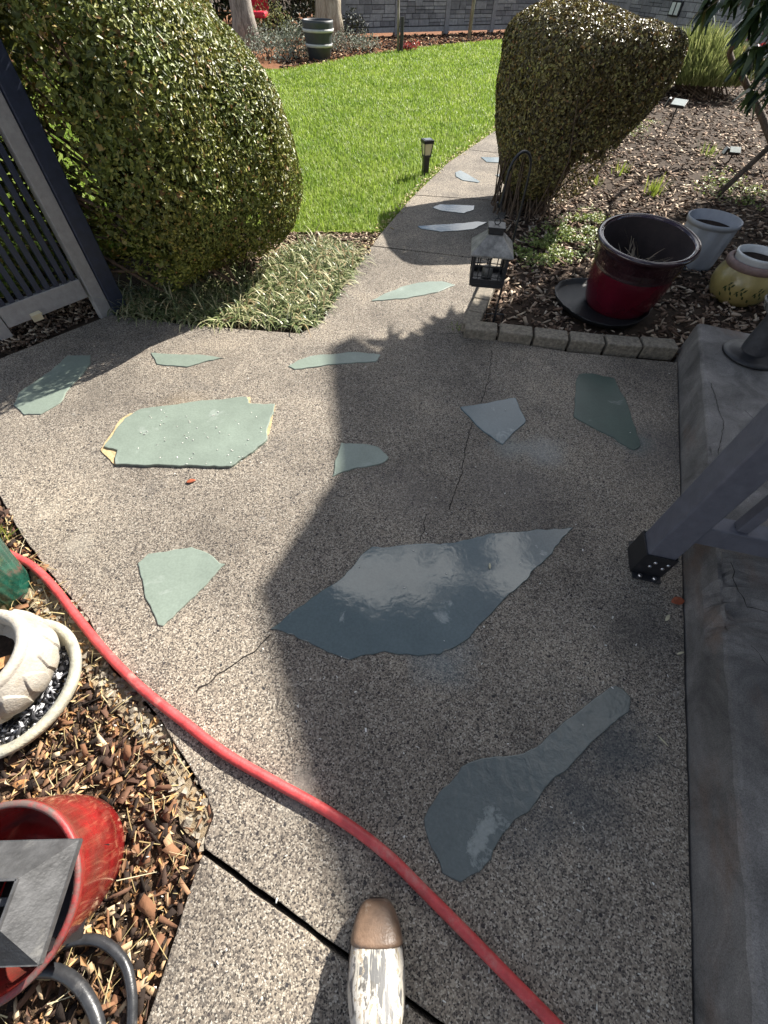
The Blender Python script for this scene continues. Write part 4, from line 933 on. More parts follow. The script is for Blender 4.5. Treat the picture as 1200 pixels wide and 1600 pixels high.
yprof = [(0, 0), (.12, 0), (.14, .01), (.17, .05), (.187, .1), (.187, .14), (.175, .18), (.158, .205)]
obj('body', MB().lathe(yprof, 64, (yp.x, yp.y, -.02)), 'yellow', yel, True)
obj('collar', MB().lathe([(.158, .205), (.166, .212), (.17, .228), (.165, .245), (.15, .25), (.138, .245), (.134, .22)], 64, (yp.x, yp.y, -.02)), 'collar', yel, True)
inn = thing('white_liner_pot', 'white pot nested in the yellow crock, filled with soil', 'pot', (yp.x, yp.y, .1))
obj('body', MB().lathe([(0, .12), (.11, .12), (.127, .22), (.134, .262), (.14, .275), (.139, .283), (.131, .285), (.124, .278), (.118, .245)], 64, (yp.x, yp.y, -.02)), 'white', inn, True)
obj('soil', MB().lathe([(.119, .243), (.06, .25), (0, .252)], 32, (yp.x, yp.y, -.02)), 'soil', inn, True)
# leaves painted on the crock
def on_crock(a, z):
    for (r1, z1), (r2, z2) in zip(yprof[3:], yprof[4:]):
        if z1 <= z <= z2: r = r1+(r2-r1)*(z-z1)/(z2-z1); break
    else: r = .16
    r += .0016; return Vector((yp.x+math.cos(a)*r, yp.y+math.sin(a)*r, z-.02))
a0 = math.atan2(-yp.y, -yp.x)
for bx, bz_ in ((-.5, .08), (-.08, .07), (.45, .08)):
    lm = MB()
    for k in range(7):
        t = k/6; ca, cz = a0+bx+.32*t, bz_+.05*math.sin(t*2.6); s = 1 if k % 2 else -1
        tip = (ca+.1, cz+s*.026); w1 = (ca+.07, cz+s*.008); w2 = (ca+.03, cz+s*.02)
        vs = [on_crock(*q) for q in ((ca, cz), w1, tip, w2)]; lm.add(vs, [(0, 1, 2, 3) if s > 0 else (3, 2, 1, 0)])
    tag(obj('painted_sprig', lm, 'leafpaint', yel), kind='stuff')
# pedestal lamp at the landing corner
lp = G(1172, 556, .17); lamp = thing('pedestal_lamp', 'dark round pedestal with a grey glass lamp head on the landing corner', 'lamp', (lp.x, lp.y, .17))
obj('base', MB().lathe([(0, .002), (.125, .002), (.132, .006), (.13, .014), (.1, .02), (.07, .026), (.06, .03)], 48, (lp.x, lp.y, .17)), 'black', lamp, True)
M['iron'] = paint('dull_iron', (.055, .055, .06), .6, .2, 30, .4)
obj('column', MB().lathe([(.06, .03), (.062, .05), (.056, .18), (.058, .2), (.07, .21)], 40, (lp.x, lp.y, .17)), 'iron', lamp, True)
M['smoke'] = paint('smoked_glass', (.16, .165, .16), .12, .15, 12, 0, spec=.8)
hd_ = obj('lamp_head', MB().lathe([(.07, .21), (.085, .225), (.1, .26), (.098, .3), (.075, .335), (.04, .35), (0, .353)], 40, (lp.x, lp.y, .17)), 'smoke', lamp, True)
rg = MB()
for i in range(6):
    a = i*math.pi/3+.3; rg.tube([(lp.x+math.cos(a)*r_, lp.y+math.sin(a)*r_, .17+z) for r_, z in ((.072, .21), (.088, .225), (.104, .26), (.102, .3), (.078, .338), (.03, .357))], .005, 6)
rg.tube([(lp.x+math.cos(t)*.105, lp.y+math.sin(t)*.105, .17+.262) for t in np.linspace(0, 6.2832, 33)], .005, 6)
obj('cage', rg, 'pewter', hd_, True)

# ---------------------------------------------------------------- lanterns and garden lights
hk = G(771, 503); hdv = Vector((-.8, -.6, 0)).normalized()
hook = thing('shepherd_hook', 'thin black shepherd hook standing behind the brick edging', 'hook', (hk.x, hk.y, 0))
pts = [hk+Vector((0, 0, z)) for z in (-.05, .25, .5, .72)]
for i in range(1, 9):
    a = math.pi*i/8; pts.append(hk+hdv*(.075*(1-math.cos(a)))+Vector((0, 0, .735+.085*math.sin(a))))
pts += [hk+hdv*.152+Vector((0, 0, .68)), hk+hdv*.158+Vector((0, 0, .635)), hk+hdv*.17+Vector((0, 0, .625)), hk+hdv*.18+Vector((0, 0, .645))]
obj('pole', MB().tube(smooth_path(pts, 5), .0058, 8), 'black', hook, True)
obj('prong', MB().tube([hk+Vector((-.05, 0, -.03)), hk+Vector((-.05, 0, .05)), hk+Vector((.05, 0, .05)), hk+Vector((.05, 0, -.03))], .004, 6), 'black', hook)
lx = hk+hdv*.15
def box_lantern(root, c, z0, w, h, roofh, ang, wt):
    R = Matrix.Rotation(ang, 3, 'Z'); X, Yv = R@Vector((1, 0, 0)), R@Vector((0, 1, 0)); Z = Vector((0, 0, 1)); c = Vector((c.x, c.y, z0))
    obj('base', MB().obox(c+Z*.006, X*w/2, Yv*w/2, Z*.006), 'black', root, bevel=.001)
    for i in (-1, 1):
        for j in (-1, 1): obj('corner_post', MB().obox(c+X*i*(w/2-.006)+Yv*j*(w/2-.006)+Z*(h/2+.006), X*.007, Yv*.007, Z*(h/2-.006)), 'black', root)
    for s, (A, B) in zip(range(4), ((X, Yv), (X, -Yv), (Yv, X), (Yv, -X))):
        g_ = MB()
        for t in (-.33, 0, .33): g_.obox(c+B*(w/2-.005)+A*t*w*.9+Z*(h/2+.006), A*.0026, B*.0026, Z*(h/2-.006))
        for t in (.3, .62): g_.obox(c+B*(w/2-.005)+Z*(h*t), A*(w/2-.012), B*.0017, Z*.0018)
        g_.obox(c+B*(w/2-.005)+Z*h*.09, A*(w/2-.012), B*.003, Z*.02)
        obj('grille', g_, 'black', root)
    rb2 = quad = [c+X*i*w*.6+Yv*j*w*.6+Z*h for i, j in ((-1, -1), (1, -1), (1, 1), (-1, 1))]
    rt2 = [c+X*i*w*.2+Yv*j*w*.2+Z*(h+roofh) for i, j in ((-1, -1), (1, -1), (1, 1), (-1, 1))]
    obj('roof', MB().add(rb2+rt2+[p-Z*.008 for p in rb2], [(0, 1, 5, 4), (1, 2, 6, 5), (2, 3, 7, 6), (3, 0, 4, 7), (4, 5, 6, 7), (1, 0, 8, 9), (2, 1, 9, 10), (3, 2, 10, 11), (0, 3, 11, 8), (11, 10, 9, 8)]), 'pewter', root, bevel=.0015)
    obj('cap', MB().obox(c+Z*(h+roofh+.014), X*w*.21, Yv*w*.21, Z*.012).obox(c+Z*(h+roofh+.03), X*w*.24, Yv*w*.24, Z*.004), 'black', root, bevel=.001)
    top = c+Z*(h+roofh+.034)
    obj('ring', MB().tube([top+X*.014*math.cos(t)+Z*(.014+.014*math.sin(t)) for t in np.linspace(0, 6.2832, 17)]+[], .0022, 6), 'black', root, True)
    return top
hl = thing('hanging_lantern', 'black square lantern with a pewter roof hanging from the shepherd hook', 'lantern', (lx.x, lx.y, .2))
LW, LH, LR = .178, .155, .07; zl = .288
top = box_lantern(hl, lx, zl, LW, LH, LR, -.12, 0)
obj('candle', MB().lathe([(0, 0), (.028, 0), (.028, .05), (.02, .055), (0, .053)], 20, (lx.x, lx.y, zl+.012)), 'pewter', hl, True)
ch = MB(); zz = top.z+.028
k = 0
while zz < .635:
    A = Vector((1, 0, 0)) if k % 2 else Vector((0, 1, 0)); ch.tube([Vector((lx.x, lx.y, zz+.011))+A*.007*math.cos(t)+Vector((0, 0, .014*math.sin(t))) for t in np.linspace(0, 6.2832, 13)], .0016, 5); zz += .022; k += 1
obj('chain', ch, 'black', hl, True)
def path_light(p, lb, h=.265, w=.082, grp=None):
    t = thing('path_light', lb, 'garden light', (p.x, p.y, 0), grp); Z = Vector((0, 0, 1)); R = Matrix.Rotation(.35, 3, 'Z'); X, Yv = R@Vector((1, 0, 0)), R@Vector((0, 1, 0)); c = Vector((p.x, p.y, 0))
    obj('stake', MB().obox(c+Z*(h*.24), X*w*.34, Yv*w*.34, Z*(h*.28)), 'black', t, bevel=.002)
    obj('base', MB().obox(c+Z*(h*.53), X*w*.44, Yv*w*.44, Z*h*.03), 'black', t, bevel=.001)
    z0, z1 = h*.56, h*.9
    for A, B in ((X, Yv), (X, -Yv), (Yv, X), (Yv, -X)):
        lo_, hi_ = w*.37, w*.5
        obj('pane', MB().add([c+A*-lo_+B*lo_+Z*z0, c+A*lo_+B*lo_+Z*z0, c+A*hi_+B*hi_+Z*z1, c-A*hi_+B*hi_+Z*z1], [(0, 1, 2, 3) if A.cross(B).z < 0 else (3, 2, 1, 0)]), 'cream', t, solid=.002)
    for i in (-1, 1):
        for j in (-1, 1): obj('corner_bar', MB().bar(c+X*i*w*.39+Yv*j*w*.39+Z*z0, c+X*i*w*.52+Yv*j*w*.52+Z*z1, w*.1, w*.1), 'black', t)
    obj('roof', MB().obox(c+Z*(h*.95), X*w*.62, Yv*w*.62, Z*h*.05), 'black', t, bevel=.003)
    obj('solar_panel', MB().obox(c+Z*(h*1.003), X*w*.42, Yv*w*.42, Z*.002), 'glass', t)
path_light(G(664, 271), 'black solar path light with cream panes on the lawn edge')
path_light(G(8, 552)+Vector((-.12, .14, 0)), 'low black path light with cream panes behind the gate post', .17, .08)
def spot(p, lb, face, h, s):
    t = thing('solar_spotlight', lb, 'garden light', (p.x, p.y, 0)); Z = Vector((0, 0, 1)); c = Vector((p.x, p.y, 0)); fz = Vector(face).normalized(); A = fz.cross(Z).normalized(); B = A.cross(fz)
    obj('stake', MB().tube([c-Z*.05, c+Z*h*.6, c+Z*h], [.006, .009, .011], 8), 'black', t, True)
    hp_ = c+Z*(h+.03); hd2 = obj('head', MB().obox(hp_, A*s, B*s*.7, fz*.014), 'black', t, bevel=.004)
    obj('solar_panel', MB().obox(hp_+fz*.0155, A*s*.9, B*s*.6, fz*.002), 'panel', t)
    lt = hp_+A*s*1.5-B*s*.1; f2 = (A*.9+fz*.3).normalized(); C2 = f2.cross(Z).normalized(); D2 = C2.cross(f2)
    obj('lamp_head', MB().obox(lt, C2*s*.55, D2*s*.55, f2*.012), 'black', t, bevel=.004)
    obj('lens', MB().obox(lt+f2*.0135, C2*s*.45, D2*s*.45, f2*.002), 'panel', t)
spot(G(1041, 208), 'two headed solar spotlight with a cream panel below the juniper', (-.25, -.35, .9), .25, .085)
spot(G(1140, 250), 'small solar spotlight with a pale lens in the shaded mulch', (-.1, -.5, .85), .05, .06)

# ---------------------------------------------------------------- right bed plants
def tuft(p, n, L, lb, name='lily_shoots', mat='shoot', cat='plant', wd=.016, sp=.4, rad=.06, grp=None):
    t = thing(name, lb, cat, (p.x, p.y, -.02), grp); a = RNG.uniform(0, 6.28, n); q = RNG.uniform(0, sp, n); r_ = RNG.uniform(0, rad, n)
    V, Fc = blades(np.column_stack([p.x+np.cos(a)*r_, p.y+np.sin(a)*r_, np.full(n, -.02)]), np.stack([np.cos(a)*q, np.sin(a)*q, np.ones(n)], 1), RNG.uniform(.55, 1, n)*L, RNG.uniform(.7, 1.2, n)*wd, RNG.uniform(.04, .2, n), 4)
    if mat == 'shoot' and name == 'lily_shoots': each('leaf', V, Fc, 10, 'shoot1', t)
    else: tag(npobj('leaf', V, Fc, mat, t), kind='stuff')
tuft(G(1020, 300), 34, .17, 'bright yellow green lily shoots behind the burgundy pot', rad=.1)
tuft(G(968, 268), 20, .14, 'small lily shoots between the bush and the taller shoots', rad=.1)
tuft(G(930, 285), 12, .1, 'sparse lily shoots at the foot of the clipped bush', rad=.08)
tuft(G(1105, 240), 26, .14, 'dull green shoots beside the small solar spotlight', rad=.12, mat='weed')
tuft(G(-4, 848), 26, .1, 'yellow green tuft of weeds above the green pot', name='weed_tuft', wd=.012, sp=1.1, rad=.05)
tuft(G(712, 512), 30, .05, 'little green weed at the corner of the brick edging', name='weed_tuft', mat='weed', wd=.008, sp=1.2, rad=.04)
for poly, n, lb in (([(800, 400), (850, 420), (900, 400), (945, 350), (930, 330), (870, 350), (830, 380)], 2600, 'low green weeds in the sunlit mulch beside the burgundy pot'), ([(1080, 300), (1180, 330), (1200, 300), (1120, 260)], 700, 'low green weeds in the shaded mulch'), ([(930, 210), (1000, 215), (1030, 190), (960, 185)], 500, 'low weeds under the juniper')):
    W0 = scatter(px(poly), n)+RNG.normal(0, .06, (n, 2)); kk = noise_keep = np.array([noise.noise(Vector((x*7, y*7, 1))) > -.12 for x, y in W0]); W0 = W0[kk]; n = len(W0)
    V, Fc = leaves(np.column_stack([W0, RNG.uniform(.0, .03, n)]), np.tile([0, 0, 1.], (n, 1)), .03, .017, 1.0)
    tag(npobj('ground_cover', V, Fc, 'weed'), lb, kind='stuff')
# juniper
jc = G(1085, 150); jn = thing('juniper_shrub', 'feathery yellow green juniper shrub in front of the fence', 'shrub', (jc.x, jc.y, 0))
n = 9000; a = RNG.uniform(0, 6.28, n); q = np.sqrt(RNG.uniform(0, 1, n)); base = np.column_stack([jc.x-.05+np.cos(a)*q*.95, jc.y+.4+np.sin(a)*q*.8, .16+.45*(1-q**2)*RNG.uniform(.1, 1, n)])
V, Fc = blades(base, np.stack([np.cos(a)*q*.7-.35, np.sin(a)*q*.5-.2, np.ones(n)*.9], 1)+RNG.normal(0, .22, (n, 3)), RNG.uniform(.1, .3, n), RNG.uniform(.014, .026, n), .12, 3, .1)
npobj('foliage', V, Fc, 'juniper', jn)
obj('stem', stems(jc+Vector((.2, .2, 0)), base[::40], 60, .014, .5), 'twig', jn, True)
# red leaved plant
rc = G(1170, 150); rl = thing('red_leaved_plant', 'small plant with glossy red leaves under the rhododendron', 'plant', (rc.x, rc.y, 0))
n = 70; P = np.column_stack([rc.x+RNG.normal(0, .16, n), rc.y+RNG.normal(0, .16, n), RNG.uniform(.35, .75, n)]); each('leaf', *leaves(P, RNG.normal(0, 1, (n, 3))+[0, -.5, .6], .13, .07, .5), 4, 'red1', rl)
obj('stem', stems(rc, P, 12, .008, .05), 'twig', rl, True)
# rhododendron: leaning stems, drooping whorls of large leaves
rh = G(1122, 304); rho = thing('rhododendron', 'dark large leaved rhododendron overhanging the right bed', 'shrub', (rh.x, rh.y, 0))
lob = []
for tx, ty, r_, z_ in ((.2, 2.02, .3, 2.1), (.62, 2.3, .36, 2.0), (1.1, 2.5, .4, 1.95), (1.75, 2.75, .48, 1.9), (.85, 1.85, .45, 2.4), (1.6, 2.2, .6, 2.3), (.4, 1.68, .3, 2.3), (.72, 1.5, .28, 2.4), (.55, 1.18, .34, 2.5), (2.5, 3.4, .55, 1.8), (3.1, 4.3, .6, 1.7)):
    k_ = z_/math.tan(SUN_EL); lob.append((tx+hd.x*k_, ty+hd.y*k_, z_, r_, r_, r_*.6))
tips = []
for (x, y, z, a_, b_, c_) in lob:
    for _ in range(int(60+260*a_*b_)): 
        v = Vector((random.gauss(0, 1), random.gauss(0, 1), random.gauss(0, 1))).normalized()*random.uniform(.45, 1); tips.append(Vector((x+v.x*a_, y+v.y*b_, z+v.z*c_)))
def ray_at(x, y, zc): v = _R@np.array([(x-600)/F, (y-800)/F, 1.0])*zc; return Vector((v[0], v[1], v[2]+EYE))
low = [ray_at(x, y, z) for x, y, z in ((1150, 0, 2.7), (1185, 35, 2.6), (1205, 85, 2.6), (1125, -25, 2.8), (1200, 130, 2.9), (1165, -45, 2.6), (1215, 20, 2.5), (1180, 75, 3.0))]
V, Fcs, o_ = [], [], 0
PP, DD = [], []; n_low = [0]
for t in tips+[q+Vector((random.gauss(.03, .05), random.gauss(.02, .06), random.gauss(.03, .05))) for q in low for _ in range(4)]:
    k = random.randint(7, 10); a0 = random.uniform(0, 6.28)
    if t.z < 1.45: n_low[0] += k
    for j in range(k):
        a = a0+6.283*j/k+random.gauss(0, .15); PP.append((t.x+random.gauss(0, .012), t.y+random.gauss(0, .012), t.z+random.gauss(0, .012))); DD.append((math.cos(a), math.sin(a), random.uniform(-1.6, -.4) if t.z < 1.45 else random.uniform(-.25, .45)))
PP, DD = np.array(PP), np.array(DD); n = len(PP)
nl = len(PP)-n_low[0]; ix = np.arange(n) >= nl
V, Fc = blades(PP[~ix], DD[~ix], RNG.uniform(.12, .18, nl), RNG.uniform(.04, .055, nl), .16, 4, .2)
tag(npobj('foliage', V, Fc, 'rhodo', rho), kind='stuff')
V, Fc = blades(PP[ix], DD[ix], RNG.uniform(.12, .18, n-nl), RNG.uniform(.04, .055, n-nl), .16, 4, .2)
each('leaf', V, Fc, 10, 'rhodo1', rho)
sm = MB()
tr = [rh, rh+Vector((.35, .1, .45)), rh+Vector((.5, 0, .9)), Vector((3.2, 4.6, 1.6)), Vector((2.7, 4.4, 2.1))]
sm.tube(smooth_path(tr, 4), [.028-.001*i for i in range(17)], 8)
st2 = rh+Vector((1.0, .5, 0)); sm.tube(smooth_path([st2-Vector((0, 0, .05)), G(1192, 185, .35), G(1163, 125, .62), G(1150, 60, .95), Vector((2.9, 4.3, 1.6)), Vector((2.2, 4.0, 2.1))], 4), [.04-.0015*i for i in range(21)], 8)
for t in tips[::6]:
    b = min((Vector(p) for p in ((3.2, 4.6, 1.6), (2.7, 4.4, 2.1), (2.9, 4.3, 1.6), (2.2, 4.0, 2.1))), key=lambda p: (p-t).length); sm.tube([b, b.lerp(t, .5)+Vector((0, 0, -.05)), t], [.012, .008, .004], 5, False)
obj('trunk', sm, 'bark_brown', rho, True)

# ---------------------------------------------------------------- back of the garden
def stone_fence(a, b, lb, nvis, x_from=0):
    a, b = Vector(a), Vector(b); d = b-a; L = d.length; d.normalize(); nrm = Vector((d.y, -d.x, 0))
    if nrm.dot(-a) < 0: nrm = -nrm
    f = thing('stone_fence', lb, 'fence', (a.x, a.y, 0)); pitch_ = 1.5; k = max(1, round(L/pitch_)); pw_ = L/k
    mats = ['fence', 'fence_b', 'fence_c']
    share = {}
    for i in range(k+1):
        c = a+d*pw_*i; obj('post', MB().obox((c.x, c.y, .9), d*.065, nrm*.065, (0, 0, 1.0)), 'fence', f)
    for i in range(k):
        c = a+d*pw_*(i+.5); hw_ = pw_/2-.067
        pn = obj('panel', MB().obox((c.x, c.y, .93), d*hw_, nrm*.03, (0, 0, .87)), 'fence_dark', f)
        obj('bottom_rail', MB().obox((c.x, c.y, .1), d*hw_, nrm*.045, (0, 0, .045)), 'fence_b', f)
        up_ = MB(); z = .16; row = 0
        while z < 1.72:
            hh = random.choice((.095, .12, .15)); x = -hw_
            while x < hw_-.02:
                ww = min(random.uniform(.16, .38), hw_-x)
                if hw_-x-ww < .1: ww = hw_-x
                cc = c+d*(x+ww/2)+nrm*(.03+.006)+Vector((0, 0, z+hh/2)); th = random.uniform(.008, .018)
                if row < 5 and nvis[0] > 0:
                    sp2 = hh > .11 and random.random() < .45
                    for q_ in ((-1, 1) if sp2 else (0,)):
                        s_ = MB().obox(cc+Vector((0, 0, q_*hh/4)), d*(ww/2-.006), nrm*random.uniform(.008, .02), (0, 0, (hh/4 if sp2 else hh/2)-.006)); obj('stone', s_, random.choice(mats), f); nvis[0] -= 1
                else: up_.obox(cc, d*(ww/2-.006), nrm*th, (0, 0, hh/2-.006))
                x += ww
            z += hh; row += 1
        tag(obj('upper_stones', up_, 'fence', f), kind='stuff')
fc = G(935, 52); fl0 = G(536, 58)
dr_ = (G(800, 50)-fl0).normalized()
cnr = fl0+dr_*7.6
stone_fence(fl0, cnr, 'grey moulded stone fence behind the lawn', [190])
stone_fence(cnr+Vector((.2, -.1, 0)), G(1180, 100)+Vector((1.5, -1.5, 0)), 'grey moulded stone fence behind the juniper', [95])
fx = thing('wall_light', 'small framed light fixed to the grey fence above the bush', 'light', G(1040, 20, .9))
fcx = (cnr+(G(1180, 100)+Vector((1.5, -1.5, 0)))*1)/2
def trunk(name, p, top, r0, r1, mat, lb, lean=(0, 0), crown=None):
    t = thing(name, lb, 'tree', (p.x, p.y, 0)); pts = []; rs = []
    for i in range(11):
        q = i/10; pts.append(p+Vector((lean[0]*q+.03*math.sin(q*7), lean[1]*q, -.1+top*q))); rs.append((r0*(1+.5*max(0, 1-q*9))*(1-q)+r1*q))
    mb = MB().tube(pts, rs, 20)
    mb.v = [tuple(Vector(v)+Vector((noise.noise(Vector(v)*5), noise.noise(Vector(v)*5+Vector((3, 0, 0))), 0))*r0*.16) for v in mb.v]
    for k in range(6):
        a = k*1.1; b = pts[6+k % 4]; mb.tube([b, b+Vector((math.cos(a)*.9, math.sin(a)*.9, .8)), b+Vector((math.cos(a)*1.8, math.sin(a)*1.8, 1.9))], [r1*.8, r1*.5, r1*.2], 8)
    obj('trunk', mb, mat, t, True)
    n = 2600; c0 = pts[-1]; P = RNG.normal(0, 1, (n, 3)); P = norm(P)*RNG.uniform(.4, 1, (n, 1))**.5*np.array([2.2, 2.2, 1.5])+np.array([c0.x, c0.y, top+.2])
    npobj('crown', *leaves(P, RNG.normal(0, 1, (n, 3)), .16, .08, 1), 'darkleaf', t)
trunk('tree', G(388, 75), 5.5, .24, .12, 'bark_grey', 'grey barked tree leaning left behind the hedge', (-.3, .1))
trunk('tree', G(515, 62), 5.5, .3, .16, 'bark_pale', 'pale flaking tree trunk behind the banded planter', (.05, .1))
trunk('tree', G(418, 45), 5, .1, .05, 'bark_brown', 'thin brown tree trunk in the dark thicket')
trunk('tree', G(300, 55), 5, .13, .06, 'bark_brown', 'dark brown tree trunk at the far left thicket')
# thicket behind
n = 26000; P = np.column_stack([RNG.uniform(-16, -.9, n), RNG.uniform(0, 1, n)*2.2, RNG.uniform(0, 1, n)**.8*3.2]); P[:, 1] += 17.2+.1*P[:, 0]
V, Fc = leaves(P, RNG.normal(0, 1, (n, 3))+[0, -.8, .3], .2, .1, .9)
tag(npobj('evergreen_thicket', V, Fc, 'darkleaf'), 'dark evergreen thicket behind the lawn', kind='stuff')
# planter
pl = G(500, 92); plt = thing('banded_planter', 'dark planter with two white bands at the far lawn edge', 'planter', (pl.x, pl.y, 0)); pl0 = (pl.x, pl.y, -.02)
obj('body', MB().lathe([(0, 0), (.2, 0), (.215, .01), (.265, .3), (.29, .42), (.3, .5), (.3, .535), (.28, .54), (.265, .52), (.25, .46), (0, .45)], 48, pl0), 'planter', plt, True)
obj('band', MB().lathe([(.252, .19), (.262, .19), (.27, .235), (.258, .235)], 48, pl0), 'band', plt, True)
obj('band', MB().lathe([(.288, .385), (.298, .385), (.305, .43), (.294, .43)], 48, pl0), 'band', plt, True)
obj('soil', MB().lathe([(.26, .47), (0, .48)], 24, pl0), 'soil', plt, True)
def lowshrub(p, r, h, mat, lb, n=700, name='shrub', ls=.06, cat='shrub'):
    t = thing(name, lb, cat, (p.x, p.y, 0)); P = norm(RNG.normal(0, 1, (n, 3)))*RNG.uniform(.3, 1, (n, 1))**.6; P[:, 2] = np.abs(P[:, 2]); P *= np.array([r, r*.8, h]); P += np.array([p.x, p.y, .02])
    P[:, 2] += .08*np.sin(P[:, 0]*9)*np.sin(P[:, 1]*7); P[:, 2] = np.abs(P[:, 2])
    npobj('crown', *leaves(P, RNG.normal(0, 1, (n, 3))+[0, 0, .8], ls, ls*.4, 1), mat, t); obj('stem', stems(p, P, 10, .012, r*.3), 'twig', t, True)
lowshrub(G(420, 92), .62, .42, 'greyshrub', 'silver grey shrub left of the banded planter', 1100)
lowshrub(G(462, 88), .45, .5, 'greyshrub', 'silver grey shrub beside the banded planter', 900)
lowshrub(G(425, 62), .7, .62, 'juniper', 'green shrub behind the silver shrubs', 1100)
lowshrub(G(480, 55), .9, .8, 'darkleaf', 'dark green shrub behind the banded planter', 1200, ls=.09)
lowshrub(G(548, 78), .7, .28, 'greyshrub', 'low grey green shrub right of the banded planter', 900)
lowshrub(G(552, 62), .5, .45, 'darkleaf', 'dark shrub against the left end of the grey fence', 700)
lowshrub(G(640, 78), .25, .18, 'redleaf', 'tiny reddish shrub in the bark by the fence', 160)
# red cover, solar light, sapling, pole
rcp = G(402, 62); rdc = thing('red_cover', 'red fabric covered chair half behind the grey tree', 'chair', (rcp.x, rcp.y, 0))
obj('seat', MB().obox((rcp.x, rcp.y, .4), (.32, 0, 0), (0, .28, 0), (0, 0, .05)), 'redcloth', rdc, bevel=.03)
obj('backrest', MB().obox((rcp.x-.02, rcp.y+.3, .72), (.3, 0, 0), (0, .08, .03), (0, -.1, .32)), 'redcloth', rdc, bevel=.04)
for i in (-1, 1):
    for j in (-1, 1): obj('leg', MB().bar((rcp.x+i*.26, rcp.y+j*.22, -.02), (rcp.x+i*.25, rcp.y+j*.2, .36), .03, .03), 'black', rdc)
slp = G(436, 60); sll = thing('post_lantern', 'small dark post lantern among the far shrubs', 'garden light', (slp.x, slp.y, 0))
obj('post', MB().tube([slp-Vector((0, 0, .1)), slp+Vector((0, 0, .55))], .025, 8), 'black', sll)
obj('lamp_head', MB().lathe([(.05, .55), (.09, .6), (.1, .74), (.12, .76), (.11, .78), (.03, .86), (0, .87)], 16, slp), 'pewter', sll, True)
sp_ = G(622, 80); sap = thing('sapling', 'thin bare sapling tied to a dark stake by the fence', 'tree', (sp_.x, sp_.y, 0))
obj('trunk', MB().tube([sp_-Vector((0, 0, .05)), sp_+Vector((-.02, 0, .6)), sp_+Vector((-.05, 0, 1.5)), sp_+Vector((0, 0, 2.3))], [.03, .024, .018, .008], 8), 'bark_grey', sap, True)
bm_ = MB()
for k in range(10): z = .75+.15*k; a = k*2.4; b = sp_+Vector((-.03, 0, z)); bm_.tube([b, b+Vector((math.cos(a)*.2, math.sin(a)*.2, .2)), b+Vector((math.cos(a)*.35, math.sin(a)*.35, .5))], [.009, .007, .003], 5)
obj('branch', bm_, 'bark_pale', sap)
obj('stake', MB().tube([sp_+Vector((.07, 0, -.05)), sp_+Vector((.07, 0, .5))], .04, 8), 'black', sap)
po = G(732, 63); pol = thing('wooden_pole', 'slim pale wooden pole standing in front of the fence', 'pole', (po.x, po.y, 0))
obj('shaft', MB().tube([po-Vector((0, 0, .1)), po+Vector((.02, 0, 1)), po+Vector((0, 0, 2.6))], [.045, .042, .036], 12), 'bark_grey', pol, True)
obj('cap', MB().lathe([(.04, 2.6), (.045, 2.605), (.045, 2.63), (0, 2.65)], 12, po), 'bark_pale', pol, True)
# finish wall light on the fence
fe = G(1180, 100)+Vector((1.5, -1.5, 0)); fs_ = cnr+Vector((.2, -.1, 0)); fdir = (fe-fs_).normalized(); fnr = Vector((fdir.y, -fdir.x, 0))
if fnr.dot(-fs_) < 0: fnr = -fnr
best = min((fs_+fdir*t for t in np.linspace(.3, 6, 60)), key=lambda p: abs((p.x/p.y)-(G(1040, 60).x/G(1040, 60).y)))
wpnt = best+fnr*.09+Vector((0, 0, .62)); fx.location = wpnt
obj('frame', MB().obox(wpnt, fdir*.16, fnr*.03, (0, 0, .13)), 'black', fx, bevel=.01)
for s in (-1, 1): obj('pane', MB().obox(wpnt+fnr*.031+fdir*s*.075, fdir*.055, fnr*.004, (0, 0, .1)), 'panel', fx)

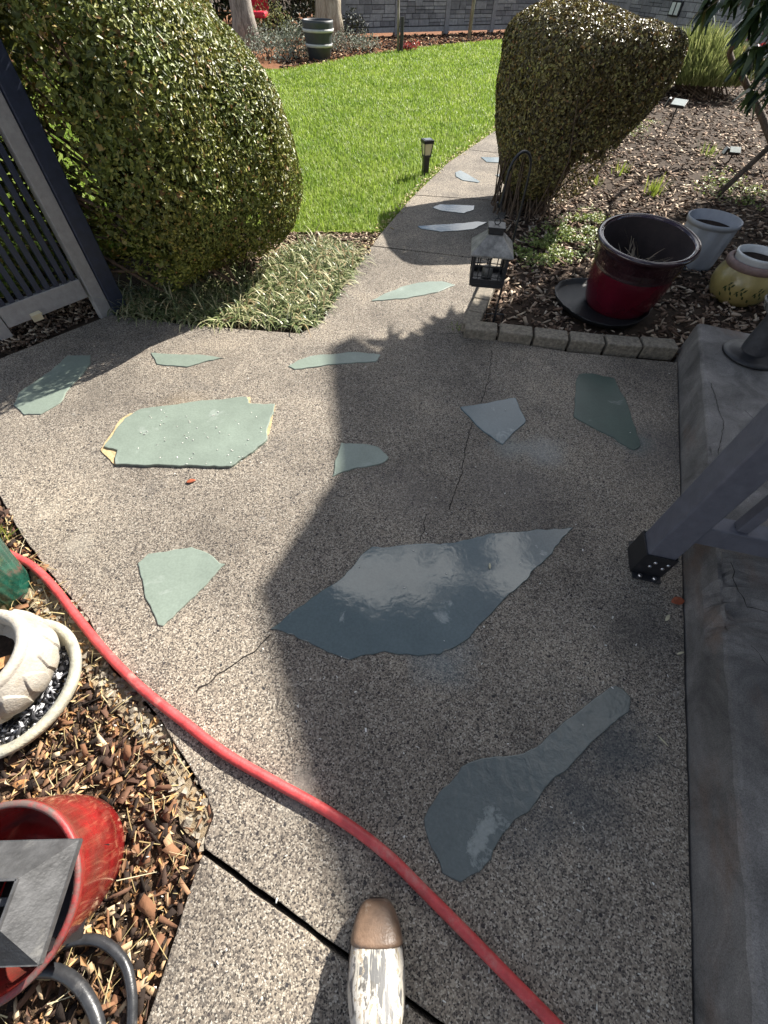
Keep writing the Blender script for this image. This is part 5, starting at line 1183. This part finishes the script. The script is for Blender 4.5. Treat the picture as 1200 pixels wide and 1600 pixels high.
# ---------------------------------------------------------------- small litter
def dry(p, L, W, a, mat, lb, curl=.4): tag(obj('fallen_leaf', leaf_mesh(p+Vector((0, 0, .002)), L, W, a, curl), mat, smooth=True, solid=.0008), lb, 'leaf')
M['husk'] = paint('pale_husk', (.55, .5, .33), .6, .1, 60, .2); M['russet'] = paint('russet_leaf', (.3, .075, .03), .6, .2, 60, .3)
dry(G(299, 753), .04, .02, .4, 'russet', 'small russet leaf on the concrete below the large flagstone')
dry(G(1042, 966), .032, .011, .8, 'husk', 'pale seed husk on the concrete below the railing post')
dry(G(1062, 1021), .028, .007, .3, 'husk', 'narrow pale husk against the landing edge')
dry(G(1035, 1158), .035, .004, 2.2, 'straw' if False else 'husk', 'thin straw coloured needle beside the club shaped flagstone')
dry(G(765, 885, .005), .024, .008, 1.5, 'husk', 'pale husk lying on the largest flagstone')
dry(G(1058, 940), .05, .03, .2, 'russet', 'crumpled rust brown leaf at the foot of the landing')
dry(G(38, 1225, -.005), .055, .02, .1, 'deadleaf', 'long tan dry leaf above the red pot')
dry(G(262, 1300, -.01), .05, .016, .6, 'deadleaf', 'narrow tan dry leaf beside the dirt crack')
# pale specks of debris on paving and stones
n = 190; Q = np.column_stack([RNG.uniform(150, 1050, n), RNG.uniform(560, 1590, n)]); Q[:60, 0] = RNG.uniform(215, 410, 60); Q[:60, 1] = RNG.uniform(640, 725, 60)
P = np.array([tuple(G(x, y, .0065 if i >= 60 else .0135)) for i, (x, y) in enumerate(Q)])
V, Fc = chips(P, RNG.uniform(.003, .011, n), RNG.uniform(.002, .005, n), .002, .1)
M['speck'] = islands('white_speck', [(0, (.5, .48, .42)), (1, (.75, .74, .7))], .7)
tag(npobj('debris', V, Fc, 'speck'), 'scattered pale specks of debris on the paving', kind='stuff')
W0 = scatter(px([(60, 880), (135, 960), (180, 1045), (250, 1120), (325, 1250), (318, 1330), (290, 1300), (255, 1190), (190, 1110), (120, 1040), (60, 940)]), 260)
rub = []
me = MB()
for x, y in W0:
    s = random.choice((.002, .003, .004, .005, .008)); c = Vector((x, y, -.008)); R = Matrix.Rotation(random.uniform(0, 3), 3, Vector((random.random(), random.random(), random.random())).normalized())
    k0 = len(me.v); me.obox(c, R@Vector((s*random.uniform(.6, 1.2), 0, 0)), R@Vector((0, s, 0)), R@Vector((0, 0, s*.7)))
    me.v[k0:] = [tuple(Vector(v)+Vector((random.uniform(-1, 1), random.uniform(-1, 1), random.uniform(-1, 1)))*s*.45) for v in me.v[k0:]]
tag(obj('rubble', me, 'rubble'), 'broken mortar crumbs along the edge of the concrete', kind='stuff')
